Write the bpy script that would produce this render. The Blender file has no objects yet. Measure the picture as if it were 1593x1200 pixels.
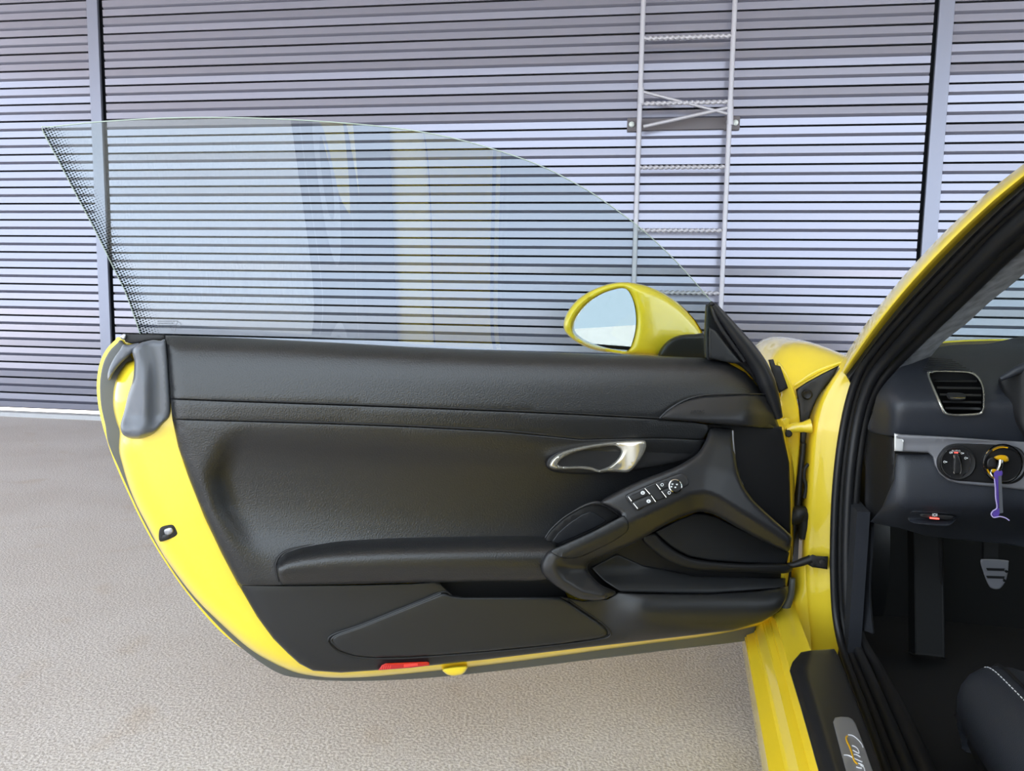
import bpy, bmesh, math, random
import numpy as np
from mathutils import Vector, Matrix, Quaternion
from mathutils.geometry import delaunay_2d_cdt

random.seed(7)
SC = bpy.context.scene
COL = SC.collection

# ------------------------------------------------------------------ camera
FPX, PITCH, ROLL, CAMH = 1200.0, 0.11, -0.0169, 0.98
IW, IH = 1593.0, 1200.0
_fw = Vector((0, math.cos(PITCH), -math.sin(PITCH)))
_dn0 = Vector((0, -math.sin(PITCH), -math.cos(PITCH)))
_rt0 = Vector((1, 0, 0))
_rt = _rt0 * math.cos(ROLL) + _dn0 * math.sin(ROLL)
_dn = -_rt0 * math.sin(ROLL) + _dn0 * math.cos(ROLL)
CAM = Vector((0, 0, CAMH))
cam = bpy.data.cameras.new('camera')
cam.sensor_width = 36.0
cam.lens = FPX / IW * 36.0
cam.clip_start = 0.02
camo = bpy.data.objects.new('camera', cam)
COL.objects.link(camo)
M = Matrix.Identity(4)
for i in range(3):
    M[i][0] = _rt[i]; M[i][1] = -_dn[i]; M[i][2] = -_fw[i]; M[i][3] = CAM[i]
camo.matrix_world = M
SC.camera = camo

# ------------------------------------------------------------------ world, exposure, sun
world = bpy.data.worlds.new('sky'); SC.world = world
world.use_nodes = True
nt = world.node_tree
bg = nt.nodes['Background']
bg.inputs[0].default_value = (0.78, 0.89, 1.0, 1)
bg.inputs[1].default_value = 2.3
sun = bpy.data.lights.new('sun', 'SUN'); sun.energy = 13.0; sun.angle = 0.009; sun.color = (1.0, 0.95, 0.88)
suno = bpy.data.objects.new('sun', sun); COL.objects.link(suno)
suno.rotation_euler = Vector((0.25, -0.62, -0.85)).to_track_quat('-Z', 'Y').to_euler()
SC.view_settings.view_transform = 'Standard'
SC.view_settings.look = 'None'
SC.view_settings.gamma = 1.0
SC.view_settings.use_curve_mapping = False
SC.view_settings.exposure = 0.68
SC.cycles.max_bounces = 10
SC.cycles.transparent_max_bounces = 24
SC.cycles.caustics_reflective = False
SC.cycles.caustics_refractive = False
SC.cycles.sample_clamp_indirect = 6.0

# ------------------------------------------------------------------ pixel helpers
def ray(px, py):
    return (_fw + _rt * ((px - IW / 2) / FPX) + _dn * ((py - IH / 2) / FPX))
def hit(px, py, p0, n):
    d = ray(px, py)
    return CAM + d * ((p0 - CAM).dot(n) / d.dot(n))
def V2(a, b): return Vector((a, b))

# door plane: vertical, swung open
DA = math.radians(15.6)
DT = Vector((math.cos(DA), math.sin(DA), 0))
DN = Vector((math.sin(DA), -math.cos(DA), 0))         # towards the seat side (camera)
DP = Vector((0.0133, 1.414, 0))
def dr(px, py, d=0.0): return hit(px, py, DP + DN * d, DN)
# car axes: forward, right
CA = math.radians(12.5)
CF = Vector((math.sin(CA), math.cos(CA), 0))
CR = Vector((math.cos(CA), -math.sin(CA), 0))
CO = dr(1240, 800, -0.03); CO.z = 0
def cw(r, f, z): return CO + CR * r + CF * f + Vector((0, 0, z))
def cf(px, py, f): return hit(px, py, CO + CF * f, CF)
def cr(px, py, r): return hit(px, py, CO + CR * r, CR)
def cz(px, py, z): return hit(px, py, Vector((0, 0, z)), Vector((0, 0, 1)))
def tocar(p):
    q = p - CO
    return (q.dot(CR), q.dot(CF), p.z)
# wall plane
WY = 0.1488; WD = 5.454
WN = Vector((math.sin(WY), math.cos(WY), 0)); WT = Vector((math.cos(WY), -math.sin(WY), 0))
def wl(px, py, d=0.0): return hit(px, py, WN * (WD - d), WN)
def wa(px, py): return wl(px, py).dot(WT)
def wp(a, d, z): return WT * a + WN * (WD - d) + Vector((0, 0, z))

# ------------------------------------------------------------------ materials
def lin(c):
    c = c / 255.0
    return c / 12.92 if c <= 0.04045 else ((c + 0.055) / 1.055) ** 2.4
def rgb(*c): return tuple(lin(v) for v in c) + (1.0,)
MATS = {}
def mat(name, col, rough=0.5, metal=0.0, coat=0.0, bump=None, vary=None, spec=0.5, sheen=0.0, emit=None):
    m = bpy.data.materials.new(name); m.use_nodes = True
    t = m.node_tree; b = t.nodes['Principled BSDF']
    b.inputs['Base Color'].default_value = rgb(*col)
    b.inputs['Roughness'].default_value = rough
    b.inputs['Metallic'].default_value = metal
    b.inputs['Coat Weight'].default_value = coat
    b.inputs['Coat Roughness'].default_value = 0.04
    b.inputs['Specular IOR Level'].default_value = spec
    b.inputs['Sheen Weight'].default_value = sheen
    if emit:
        b.inputs['Emission Color'].default_value = rgb(*emit[0]); b.inputs['Emission Strength'].default_value = emit[1]
    tc = t.nodes.new('ShaderNodeNewGeometry')
    if bump:
        n = t.nodes.new('ShaderNodeTexNoise'); n.inputs['Scale'].default_value = bump[0]; n.inputs['Detail'].default_value = 2
        t.links.new(tc.outputs['Position'], n.inputs['Vector'])
        bp = t.nodes.new('ShaderNodeBump'); bp.inputs['Strength'].default_value = bump[1]
        bp.inputs['Distance'].default_value = bump[2] if len(bump) > 2 else 0.001
        t.links.new(n.outputs['Fac'], bp.inputs['Height']); t.links.new(bp.outputs['Normal'], b.inputs['Normal'])
    if vary:
        n = t.nodes.new('ShaderNodeTexNoise'); n.inputs['Scale'].default_value = vary[0]; n.inputs['Detail'].default_value = 4
        t.links.new(tc.outputs['Position'], n.inputs['Vector'])
        r = t.nodes.new('ShaderNodeValToRGB'); r.color_ramp.elements[0].position = 0.3; r.color_ramp.elements[1].position = 0.7
        r.color_ramp.elements[0].color = rgb(*vary[1]); r.color_ramp.elements[1].color = rgb(*vary[2])
        t.links.new(n.outputs['Fac'], r.inputs['Fac']); t.links.new(r.outputs['Color'], b.inputs['Base Color'])
    MATS[name] = m
    return m
YEL = mat('yellow_paint', (251, 222, 55), 0.32, coat=1.0)
LEA = mat('black_leather', (22, 23, 25), 0.36, bump=(420, 0.5, 0.0012), spec=0.75)
PLA = mat('black_plastic', (33, 34, 36), 0.40, bump=(700, 0.25, 0.0006))
SAT = mat('satin_black_plastic', (38, 38, 40), 0.36)
DKP = mat('deep_black_plastic', (22, 22, 24), 0.55)
RUB = mat('black_rubber', (30, 31, 34), 0.42)
GRY = mat('grey_seal', (88, 90, 88), 0.45)
COV = mat('grey_plastic_cover', (96, 100, 108), 0.3)
CHR = mat('chrome', (205, 205, 200), 0.12, metal=1.0)
SAL = mat('satin_aluminium', (170, 172, 178), 0.32, metal=1.0)
SLV = mat('silver_trim', (150, 151, 158), 0.38, metal=0.35)
SCH = mat('satin_chrome', (205, 202, 192), 0.2, metal=0.75)
SLH = mat('silver_trim_highlight', (235, 236, 238), 0.25, metal=0.3)  # near-white copy of the silver trim, used for a painted highlight
BDG = mat('badge_aluminium', (150, 150, 152), 0.35, metal=0.4)
SCR = mat('script_silver', (228, 230, 234), 0.3)
MIR = mat('mirror_glass', (160, 160, 168), 0.01, metal=1.0)
ALC = mat('alcantara', (90, 96, 108), 0.95, vary=(45, (66, 71, 82), (124, 130, 142)), sheen=0.3, bump=(900, 0.4, 0.001))
CPT = mat('carpet', (34, 37, 44), 0.95, bump=(900, 0.6, 0.001))
FOO = mat('footwell_black', (14, 15, 17), 0.7)
SEA = mat('seat_leather', (50, 53, 60), 0.42, bump=(600, 0.4, 0.001))
RED = mat('red_reflector', (190, 18, 22), 0.12, coat=1.0)
REDL = mat('red_reflector_bright', (235, 60, 55), 0.12, coat=1.0)
LED = mat('red_led', (255, 60, 60), 0.4, emit=((255, 70, 60), 3.0))
WHI = mat('white_print', (225, 228, 230), 0.5)
PUR = mat('purple_cord', (96, 70, 170), 0.6)
PURL = mat('pale_purple_edge', (190, 175, 230), 0.6)
TAG = mat('grey_tag', (92, 94, 100), 0.6)
GLS_E = mat('glass_edge', (170, 182, 172), 0.25)
KEYY = mat('key_yellow', (236, 180, 20), 0.3, coat=0.5)
STL = mat('galvanised_steel', (186, 186, 194), 0.45, metal=0.3)
BRK = mat('dull_bracket_steel', (104, 100, 104), 0.6, metal=0.2)
GRI = mat('speaker_mesh', (30, 32, 36), 0.5)
BOL = mat('bolt_white', (225, 235, 232), 0.3)

def floor_mat():
    m = bpy.data.materials.new('sprayed_concrete'); m.use_nodes = True
    t = m.node_tree; b = t.nodes['Principled BSDF']; g = t.nodes.new('ShaderNodeNewGeometry')
    b.inputs['Roughness'].default_value = 0.55
    def noise(s, d, lo, hi, c0, c1):
        n = t.nodes.new('ShaderNodeTexNoise'); n.inputs['Scale'].default_value = s; n.inputs['Detail'].default_value = d
        t.links.new(g.outputs['Position'], n.inputs['Vector'])
        r = t.nodes.new('ShaderNodeValToRGB'); e = r.color_ramp.elements
        e[0].position = lo; e[1].position = hi; e[0].color = c0; e[1].color = c1
        t.links.new(n.outputs['Fac'], r.inputs['Fac']); return n, r
    n1, r1 = noise(150, 3, .36, .64, rgb(182, 174, 169), rgb(228, 222, 217))
    n2, r2 = noise(1.6, 5, .35, .62, (.91, .89, .87, 1), (1, 1, 1, 1))
    n3, r3 = noise(5.0, 4, .60, .72, (1, 1, 1, 1), (.93, .89, .84, 1))
    mx = t.nodes.new('ShaderNodeMix'); mx.data_type = 'RGBA'; mx.blend_type = 'MULTIPLY'; mx.inputs[0].default_value = 1
    t.links.new(r1.outputs[0], mx.inputs[6]); t.links.new(r2.outputs[0], mx.inputs[7])
    mx2 = t.nodes.new('ShaderNodeMix'); mx2.data_type = 'RGBA'; mx2.blend_type = 'MULTIPLY'; mx2.inputs[0].default_value = 1
    t.links.new(mx.outputs[2], mx2.inputs[6]); t.links.new(r3.outputs[0], mx2.inputs[7])
    t.links.new(mx2.outputs[2], b.inputs['Base Color'])
    bp = t.nodes.new('ShaderNodeBump'); bp.inputs['Strength'].default_value = 0.6; bp.inputs['Distance'].default_value = 0.006
    t.links.new(n1.outputs['Fac'], bp.inputs['Height']); t.links.new(bp.outputs['Normal'], b.inputs['Normal'])
    return m
FLO = floor_mat()
CEI = mat('ceiling_panel', (186, 178, 174), 0.7)

def slat_mat(name, col, rough):
    m = mat(name, col, rough, metal=0.55)
    return m
SLA = slat_mat('coated_steel_slat', (150, 151, 166), 0.22)
POS = slat_mat('coated_steel_post', (140, 144, 160), 0.4)
BAK = mat('dark_wall_backing', (18, 24, 34), 0.8)
KER = mat('kerb_concrete', (196, 198, 202), 0.8, bump=(40, 0.6, 0.01))

def glass_mat(name, tint, frit=False):
    m = bpy.data.materials.new(name); m.use_nodes = True
    t = m.node_tree; t.nodes.clear()
    out = t.nodes.new('ShaderNodeOutputMaterial')
    tr = t.nodes.new('ShaderNodeBsdfTransparent'); tr.inputs[0].default_value = tint
    gl = t.nodes.new('ShaderNodeBsdfGlossy'); gl.inputs['Roughness'].default_value = 0.0
    fr = t.nodes.new('ShaderNodeFresnel'); fr.inputs['IOR'].default_value = 1.52
    mx = t.nodes.new('ShaderNodeMixShader')
    ge = t.nodes.new('ShaderNodeNewGeometry'); mr = t.nodes.new('ShaderNodeMapRange')
    mr.inputs['To Min'].default_value = 1.7; mr.inputs['To Max'].default_value = 1 / 1.7
    t.links.new(ge.outputs['Backfacing'], mr.inputs['Value']); t.links.new(mr.outputs[0], fr.inputs['IOR'])
    t.links.new(fr.outputs[0], mx.inputs[0]); t.links.new(tr.outputs[0], mx.inputs[1]); t.links.new(gl.outputs[0], mx.inputs[2])
    last = mx.outputs[0]
    if frit:
        uv = t.nodes.new('ShaderNodeUVMap'); uv.uv_map = 'edge'
        sp = t.nodes.new('ShaderNodeSeparateXYZ'); t.links.new(uv.outputs[0], sp.inputs[0])
        def mth(op, a, b=None):
            n = t.nodes.new('ShaderNodeMath'); n.operation = op
            for i, v in enumerate((a, b)):
                if v is None: continue
                if isinstance(v, (int, float)): n.inputs[i].default_value = v
                else: t.links.new(v, n.inputs[i])
            return n.outputs[0]
        # dots on a staggered grid; u runs along the edge, v away from it (both in cells)
        row = mth('FLOOR', sp.outputs[1])
        odd = mth('MULTIPLY', mth('MODULO', row, 2.0), 0.5)
        fu = mth('SUBTRACT', mth('FRACT', mth('ADD', sp.outputs[0], odd)), 0.5)
        fv = mth('SUBTRACT', mth('FRACT', sp.outputs[1]), 0.5)
        rr = mth('SQRT', mth('ADD', mth('MULTIPLY', fu, fu), mth('MULTIPLY', fv, fv)))
        rad = mth('SUBTRACT', 0.40, mth('MULTIPLY', row, 0.045))
        dot = mth('LESS_THAN', rr, rad)
        df = t.nodes.new('ShaderNodeBsdfDiffuse'); df.inputs[0].default_value = (0.01, 0.012, 0.012, 1)
        m2 = t.nodes.new('ShaderNodeMixShader')
        t.links.new(dot, m2.inputs[0]); t.links.new(last, m2.inputs[1]); t.links.new(df.outputs[0], m2.inputs[2])
        last = m2.outputs[0]
    t.links.new(last, out.inputs[0])
    return m
GLA = glass_mat('tinted_side_glass', (0.90, 0.945, 0.93, 1), True)
GLW = glass_mat('tinted_windscreen_glass', (0.84, 0.92, 0.90, 1))

# ------------------------------------------------------------------ object helpers
def link(name, me, m, parent=None):
    o = bpy.data.objects.new(name, me); COL.objects.link(o)
    if m is not None and not me.materials: me.materials.append(m)
    if parent is not None:
        o.parent = parent
        o.matrix_parent_inverse = Matrix.Translation(-parent.location) if parent.type == 'EMPTY' else Matrix.Identity(4)
    return o
def tag(o, label=None, cat=None, group=None, kind=None):
    if label: o['label'] = label
    if cat: o['category'] = cat
    if group: o['group'] = group
    if kind: o['kind'] = kind
    return o
def empty(name, loc):
    o = bpy.data.objects.new(name, None); COL.objects.link(o); o.location = loc; o.empty_display_size = 0.1
    return o
def finish(bm, name, m, parent, smooth=True, ang=35, recalc=True):
    if recalc: bmesh.ops.recalc_face_normals(bm, faces=bm.faces)
    me = bpy.data.meshes.new(name); bm.to_mesh(me); bm.free()
    if smooth:
        me.shade_smooth(); me.set_sharp_from_angle(angle=math.radians(ang))
    return link(name, me, m, parent)
def catmull(p0, p1, p2, p3, t):
    return 0.5 * ((2 * p1) + (p2 - p0) * t + (2 * p0 - 5 * p1 + 4 * p2 - p3) * t * t + (3 * p1 - p0 - 3 * p2 + p3) * t ** 3)
def spline(pts, n, closed=False):
    """n points, evenly spaced along a Catmull-Rom curve through pts (any dimension)"""
    P = np.array([tuple(p) for p in pts], float)
    k = len(P); out = []
    segs = k if closed else k - 1
    for i in range(segs):
        if closed: a, b, c, d = P[(i - 1) % k], P[i], P[(i + 1) % k], P[(i + 2) % k]
        else: a, b, c, d = P[max(i - 1, 0)], P[i], P[i + 1], P[min(i + 2, k - 1)]
        for j in range(12): out.append(catmull(a, b, c, d, j / 12))
    out.append(P[0] if closed else P[-1])
    out = np.array(out)
    L = np.concatenate([[0], np.cumsum(np.linalg.norm(np.diff(out, axis=0), axis=1))])
    s = np.linspace(0, L[-1], n + 1)[:-1] if closed else np.linspace(0, L[-1], n)
    return np.stack([np.interp(s, L, out[:, i]) for i in range(out.shape[1])], 1)
def polyline(pts, step, closed=True):
    """straight-edged outline cut into short pieces, corners kept"""
    P = [np.array(p, float) for p in pts]; out = []
    k = len(P)
    for i in range(k if closed else k - 1):
        a, b = P[i], P[(i + 1) % k]; n = max(1, int(np.linalg.norm(b - a) / step))
        for j in range(n): out.append(a + (b - a) * j / n)
    if not closed: out.append(P[-1])
    return np.array(out)
def seg_dist(Q, poly, closed=True):
    A = poly; B = np.roll(poly, -1, axis=0)
    if not closed: A, B = poly[:-1], poly[1:]
    best = np.full(len(Q), 1e9)
    for s in range(0, len(Q), 2000):
        q = Q[s:s + 2000, None, :]; ab = (B - A)[None]; aq = q - A[None]
        t = np.clip((aq * ab).sum(2) / np.maximum((ab * ab).sum(2), 1e-9), 0, 1)
        best[s:s + 2000] = np.sqrt((((aq - t[..., None] * ab)) ** 2).sum(2)).min(1)
    return best
def inside(Q, poly):
    x, y = Q[:, 0], Q[:, 1]; r = np.zeros(len(Q), bool)
    for i in range(len(poly)):
        x1, y1 = poly[i]; x2, y2 = poly[(i + 1) % len(poly)]
        if y1 == y2: continue
        c = ((y1 > y) != (y2 > y)) & (x < (x2 - x1) * (y - y1) / (y2 - y1) + x1)
        r ^= c
    return r
def relief(name, outline, h, base, plane, m, parent, holes=(), res=12, rnd=(0, 0), curved=True, step=5, cap=True, ang=40, back=None, uvf=None):
    """a solid whose front follows a traced outline on a plane; h = height over the plane (number or f(x, y)), base = back depth"""
    def prep(o):
        return spline(o, max(8, int(np.linalg.norm(np.diff(np.array(list(o) + [o[0]], float), axis=0), axis=1).sum() / step)), True) if curved else polyline(o, step)
    B = prep(outline); H = [prep(x) for x in holes]
    loops = [B] + H
    allb = np.concatenate(loops)
    lo, hi = B.min(0), B.max(0)
    gx, gy = np.meshgrid(np.arange(lo[0] + res / 2, hi[0], res), np.arange(lo[1] + res / 2, hi[1], res))
    gx[1::2] += res / 2
    G = np.stack([gx.ravel(), gy.ravel()], 1)
    cand = [(G, max(res * 0.45, rnd[0] * 1.05 if rnd[0] else 0))]
    rr = rnd[0]
    def dist(Q): return np.min([seg_dist(Q, L) for L in loops], axis=0)
    pts = []
    def ok(Q):
        r = inside(Q, B)
        for L in H: r &= ~inside(Q, L)
        return r
    if len(G):
        G = G[ok(G)]
        if len(G): G = G[dist(G) > max(res * 0.45, rr * 1.05)]
        pts.append(G)
    if rr:
        for L in loops:
            tg = np.roll(L, -1, 0) - np.roll(L, 1, 0); tg /= np.maximum(np.linalg.norm(tg, axis=1), 1e-9)[:, None]
            nn = np.stack([-tg[:, 1], tg[:, 0]], 1)
            for fr in (0.12, 0.3, 0.58, 1.0):
                for s in (1, -1):
                    Q = L + nn * s * rr * fr
                    Q = Q[ok(Q)]
                    if len(Q): pts.append(Q[np.abs(dist(Q) - rr * fr) < 0.06 * rr * fr + 0.02])
    I = np.concatenate(pts) if pts else np.zeros((0, 2))
    verts = [V2(*p) for p in allb] + [V2(*p) for p in I]
    edges = []; k = 0
    for L in loops:
        n = len(L); edges += [(k + i, k + (i + 1) % n) for i in range(n)]; k += n
    vo, eo, fo, ov, oe, of = delaunay_2d_cdt(verts, edges, [], 1, 1e-4)
    P = np.array([(v.x, v.y) for v in vo])
    C = np.array([P[list(f)].mean(0) for f in fo])
    keep = np.ones(len(fo), bool)
    for L in H: keep &= ~inside(C, L)
    keep &= inside(C, B)
    D = dist(P)
    onb = D < 1e-3
    hh = h.vec(P) if hasattr(h, 'vec') else np.array([h(x, y) for x, y in P]) if callable(h) else np.full(len(P), float(h))
    if rr:
        t = np.clip(D / rr, 0, 1); hh = hh - rnd[1] * (1 - np.sqrt(np.maximum(0, 1 - (1 - t) ** 2)))
    bm = bmesh.new()
    top = [bm.verts.new(plane(P[i][0], P[i][1], hh[i])) for i in range(len(P))]
    uvl = bm.loops.layers.uv.new('edge') if uvf else None
    ecount = {}
    def setuv(face, idx):
        if uvl:
            for l, i in zip(face.loops, idx): l[uvl].uv = uvf(*P[i])
    for ii, f in enumerate(fo):
        if not keep[ii]: continue
        try: setuv(bm.faces.new([top[i] for i in f]), f)
        except ValueError: continue
        for a, b in zip(f, list(f[1:]) + [f[0]]):
            e = (a, b); ecount[(min(e), max(e))] = ecount.get((min(e), max(e)), []) + [e]
    bnd = [e[0] for e in ecount.values() if len(e) == 1]
    bd = base if callable(base) else (lambda x, y: base)
    if cap:
        use = set(i for ii, f in enumerate(fo) if keep[ii] for i in f)
        bot = {}
        for i in use:
            d0 = bd(*P[i])
            if back and not onb[i]:
                t = min(1.0, D[i] / back[0]); d0 -= back[1] * math.sqrt(max(0, 1 - (1 - t) ** 2))
            bot[i] = bm.verts.new(plane(P[i][0], P[i][1], d0))
        for ii, f in enumerate(fo):
            if keep[ii]:
                try: setuv(bm.faces.new([bot[i] for i in reversed(f)]), list(reversed(f)))
                except ValueError: pass
        for a, b in bnd:
            try: setuv(bm.faces.new([top[b], top[a], bot[a], bot[b]]), (b, a, a, b))
            except ValueError: pass
    for v in [v for v in bm.verts if not v.link_faces]: bm.verts.remove(v)
    return finish(bm, name, m, parent, True, ang)
def tube(name, pts, rad, m, parent, n=10, smooth=True, step=None, cnt=None, flat=1.0):
    """tube through world points; rad number or list"""
    P = [Vector(p) for p in pts]
    if smooth and len(P) > 2:
        c = cnt or max(12, len(P) * 6)
        S = spline(P, c); rs = np.interp(np.linspace(0, 1, c), np.linspace(0, 1, len(P)), rad if isinstance(rad, (list, tuple)) else [rad] * len(P))
        P = [Vector(s) for s in S]
    else: rs = rad if isinstance(rad, (list, tuple)) else [rad] * len(P)
    bm = bmesh.new(); rings = []
    t0 = (P[1] - P[0]).normalized()
    up = Vector((0, 0, 1)) if abs(t0.z) < 0.9 else Vector((0, 1, 0))
    nrm = t0.cross(up).normalized()
    for i, p in enumerate(P):
        t = (P[min(i + 1, len(P) - 1)] - P[max(i - 1, 0)]).normalized()
        nrm = (nrm - t * nrm.dot(t)).normalized(); bi = t.cross(nrm)
        rings.append([bm.verts.new(p + (nrm * math.cos(a) + bi * math.sin(a) * flat) * rs[i]) for a in [2 * math.pi * k / n for k in range(n)]])
    for a, b in zip(rings, rings[1:]):
        for k in range(n): bm.faces.new([a[k], a[(k + 1) % n], b[(k + 1) % n], b[k]])
    bm.faces.new(rings[0][::-1]); bm.faces.new(rings[-1])
    return finish(bm, name, m, parent, True, 50)
def loft(name, lines, m, parent, nu=40, nv=4, thick=0.0, straight=False, flip=False, ang=60):
    """surface through several 3-D lines; thick = wall thickness laid behind it"""
    R = []
    for L in lines:
        L = [tuple(p) for p in L]
        R.append(polyres(L, nu) if straight else spline(L, nu))
    R = np.array(R)
    if len(R) > 2 and nv > 1:
        tot = (len(R) - 1) * nv + 1
        G = np.zeros((tot, nu, 3))
        k = len(R)
        for i in range(k - 1):
            for j in range(nv):
                G[i * nv + j] = catmull(R[max(i - 1, 0)], R[i], R[i + 1], R[min(i + 2, k - 1)], j / nv)
        G[-1] = R[-1]
    else: G = R
    bm = bmesh.new()
    g = [[bm.verts.new(Vector(p)) for p in row] for row in G]
    for a, b in zip(g, g[1:]):
        for i in range(nu - 1):
            q = [a[i], a[i + 1], b[i + 1], b[i]]
            bm.faces.new(q[::-1] if flip else q)
    if thick:
        bm.normal_update()
        nv_ = {v: v.normal.copy() for v in bm.verts}
        lo = [[bm.verts.new(v.co - nv_[v] * thick) for v in row] for row in g]
        for a, b in zip(lo, lo[1:]):
            for i in range(nu - 1):
                q = [a[i], b[i], b[i + 1], a[i + 1]]
                bm.faces.new(q[::-1] if flip else q)
        def side(p, q):
            for i in range(len(p) - 1): bm.faces.new([p[i], p[i + 1], q[i + 1], q[i]])
        side(g[0], lo[0]); side(g[-1], lo[-1]); side([r[0] for r in g], [r[0] for r in lo]); side([r[-1] for r in g], [r[-1] for r in lo])
        return finish(bm, name, m, parent, True, ang)
    return finish(bm, name, m, parent, True, ang, recalc=False)
def polyres(L, n):
    P = np.array(L, float); s = np.concatenate([[0], np.cumsum(np.linalg.norm(np.diff(P, axis=0), axis=1))])
    q = np.linspace(0, s[-1], n); return np.stack([np.interp(q, s, P[:, i]) for i in range(3)], 1)
def boxo(name, c, ax, hs, m, parent, bev=0.0):
    """box: centre, three axes, half sizes"""
    bm = bmesh.new(); bmesh.ops.create_cube(bm, size=2)
    for v in bm.verts:
        p = v.co.copy(); v.co = Vector(c) + ax[0] * (p.x * hs[0]) + ax[1] * (p.y * hs[1]) + ax[2] * (p.z * hs[2])
    if bev: bmesh.ops.bevel(bm, geom=bm.edges[:], offset=bev, segments=2, affect='EDGES', profile=0.5)
    return finish(bm, name, m, parent, True, 18)
def prism(name, prof, a, b, m, parent, smooth=True):
    """cross-section (list of world points) carried along the vector a -> b"""
    bm = bmesh.new(); v = Vector(b) - Vector(a)
    A = [bm.verts.new(Vector(p)) for p in prof]; B = [bm.verts.new(Vector(p) + v) for p in prof]
    n = len(prof)
    for i in range(n): bm.faces.new([A[i], A[(i + 1) % n], B[(i + 1) % n], B[i]])
    bm.faces.new(A[::-1]); bm.faces.new(B)
    return finish(bm, name, m, parent, smooth, 30)
def lathe(name, c, axis, prof, m, parent, n=40, up=Vector((0, 0, 1))):
    """turned part: prof = [(radius, height along axis), ...]"""
    axis = axis.normalized(); u = (up - axis * up.dot(axis)).normalized(); w = axis.cross(u)
    bm = bmesh.new(); rings = []
    for r, hgt in prof:
        r = max(r, 1e-5)
        rings.append([bm.verts.new(c + axis * hgt + (u * math.cos(2 * math.pi * k / n) + w * math.sin(2 * math.pi * k / n)) * r) for k in range(n)])
    for a, b in zip(rings, rings[1:]):
        for k in range(n): bm.faces.new([a[k], a[(k + 1) % n], b[(k + 1) % n], b[k]])
    bm.faces.new(rings[0][::-1]); bm.faces.new(rings[-1])
    bmesh.ops.remove_doubles(bm, verts=bm.verts, dist=2e-5)
    return finish(bm, name, m, parent, True, 35)
def lettering(name, body, org, ux, uy, size, m, parent, depth=0.0006):
    cu = bpy.data.curves.new(name, 'FONT'); cu.body = body; cu.size = 1.0; cu.align_x = 'CENTER'; cu.align_y = 'CENTER'
    cu.extrude = 0.0; cu.resolution_u = 2
    t = bpy.data.objects.new('tmp', cu); COL.objects.link(t)
    dg = bpy.context.evaluated_depsgraph_get(); dg.update()
    me = bpy.data.meshes.new_from_object(t.evaluated_get(dg)); bpy.data.objects.remove(t)
    uz = ux.cross(uy).normalized()
    for v in me.vertices: v.co = org + ux * (v.co.x * size) + uy * (v.co.y * size) + uz * depth
    me.materials.clear()
    return link(name, me, m, parent)
def sm(a, b, x):
    t = min(1, max(0, (x - a) / (b - a))); return t * t * (3 - 2 * t)
def itp(x, tab):
    return float(np.interp(x, [t[0] for t in tab], [t[1] for t in tab]))

# ================================================================== SETTING
def slab(name, x0, x1, y0, y1, z0, z1, m, kind='structure'):
    return tag(boxo(name, ((x0 + x1) / 2, (y0 + y1) / 2, (z0 + z1) / 2), [Vector((1, 0, 0)), Vector((0, 1, 0)), Vector((0, 0, 1))],
                    ((x1 - x0) / 2, (y1 - y0) / 2, (z1 - z0) / 2), m, None), kind=kind)
slab('floor', -16, 16, -22, 8.5, -0.2, 0.0, FLO)
slab('ceiling', -8.5, 12, -0.7, 8.0, 3.75, 3.95, CEI)

wall = boxo('wall_back', wp(0, -0.14, 1.9), [WT, WN, Vector((0, 0, 1))], (9, 0.08, 1.85), BAK, None)
tag(wall, 'grey horizontal steel slat wall behind the yellow car', kind='structure')
PT, ZA = 0.12325, 2.277
def slat_mesh(a0, a1, tA, tB):
    g, dA, ch, dB = 0.014, 0.045, 0.020, 0.0
    top = -g / 2; A1 = top - 0.044; C1 = A1 - 0.020; bot = -PT + g / 2
    prof = [(-0.03, top), (-0.044 * tA, top), (0.0, A1), (-0.022, C1), (0.0, C1 - 0.001), (0.044 * tB, bot), (-0.03, bot)]
    bm = bmesh.new()
    A = [bm.verts.new(WT * a0 - WN * d + Vector((0, 0, z))) for d, z in prof]
    B = [bm.verts.new(WT * a1 - WN * d + Vector((0, 0, z))) for d, z in prof]
    n = len(prof)
    for i in range(n): bm.faces.new([A[i], A[(i + 1) % n], B[(i + 1) % n], B[i]])
    bm.faces.new(A[::-1]); bm.faces.new(B)
    bmesh.ops.recalc_face_normals(bm, faces=bm.faces)
    me = bpy.data.meshes.new('slat'); bm.to_mesh(me); bm.free(); me.materials.append(SLA); return me
aL0, aL1 = wa(135.7, 0), wa(152.5, 0)
aR0, aR1 = wa(1461.2, 0), wa(1485.3, 0)
gap = 0.032
bays = [(-8.5, aL0 + 0.01), (aL1 + gap, aR0 - 0.025), (aR1 - 0.01, 8.5)]
for a0, a1 in bays:
    c = (a0 + a1) / 2
    mes = [slat_mesh(a0 - c, a1 - c, random.uniform(-0.03, 0.05), random.uniform(-0.05, 0.03)) for _ in range(9)]
    for k in range(-11, 18):
        z = ZA - k * PT
        o = link('slat', random.choice(mes), SLA, wall)
        rot = Quaternion(WT, random.uniform(-0.012, 0.012))
        o.matrix_basis = Matrix.Translation(WT * c + WN * WD + Vector((0, 0, z))) @ rot.to_matrix().to_4x4()
for a0, a1, nm in ((aL0, aL1, 'wall_post'), (aR0, aR1, 'wall_post')):
    boxo(nm, wp((a0 + a1) / 2, 0.002, 1.87), [WT, WN, Vector((0, 0, 1))], ((a1 - a0) / 2, 0.012, 1.86), POS, wall, 0.003)
kb = boxo('kerb', wp(0, 0.03, 0.012), [WT, WN, Vector((0, 0, 1))], (8.5, 0.055, 0.02), KER, wall, 0.006)

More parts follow.
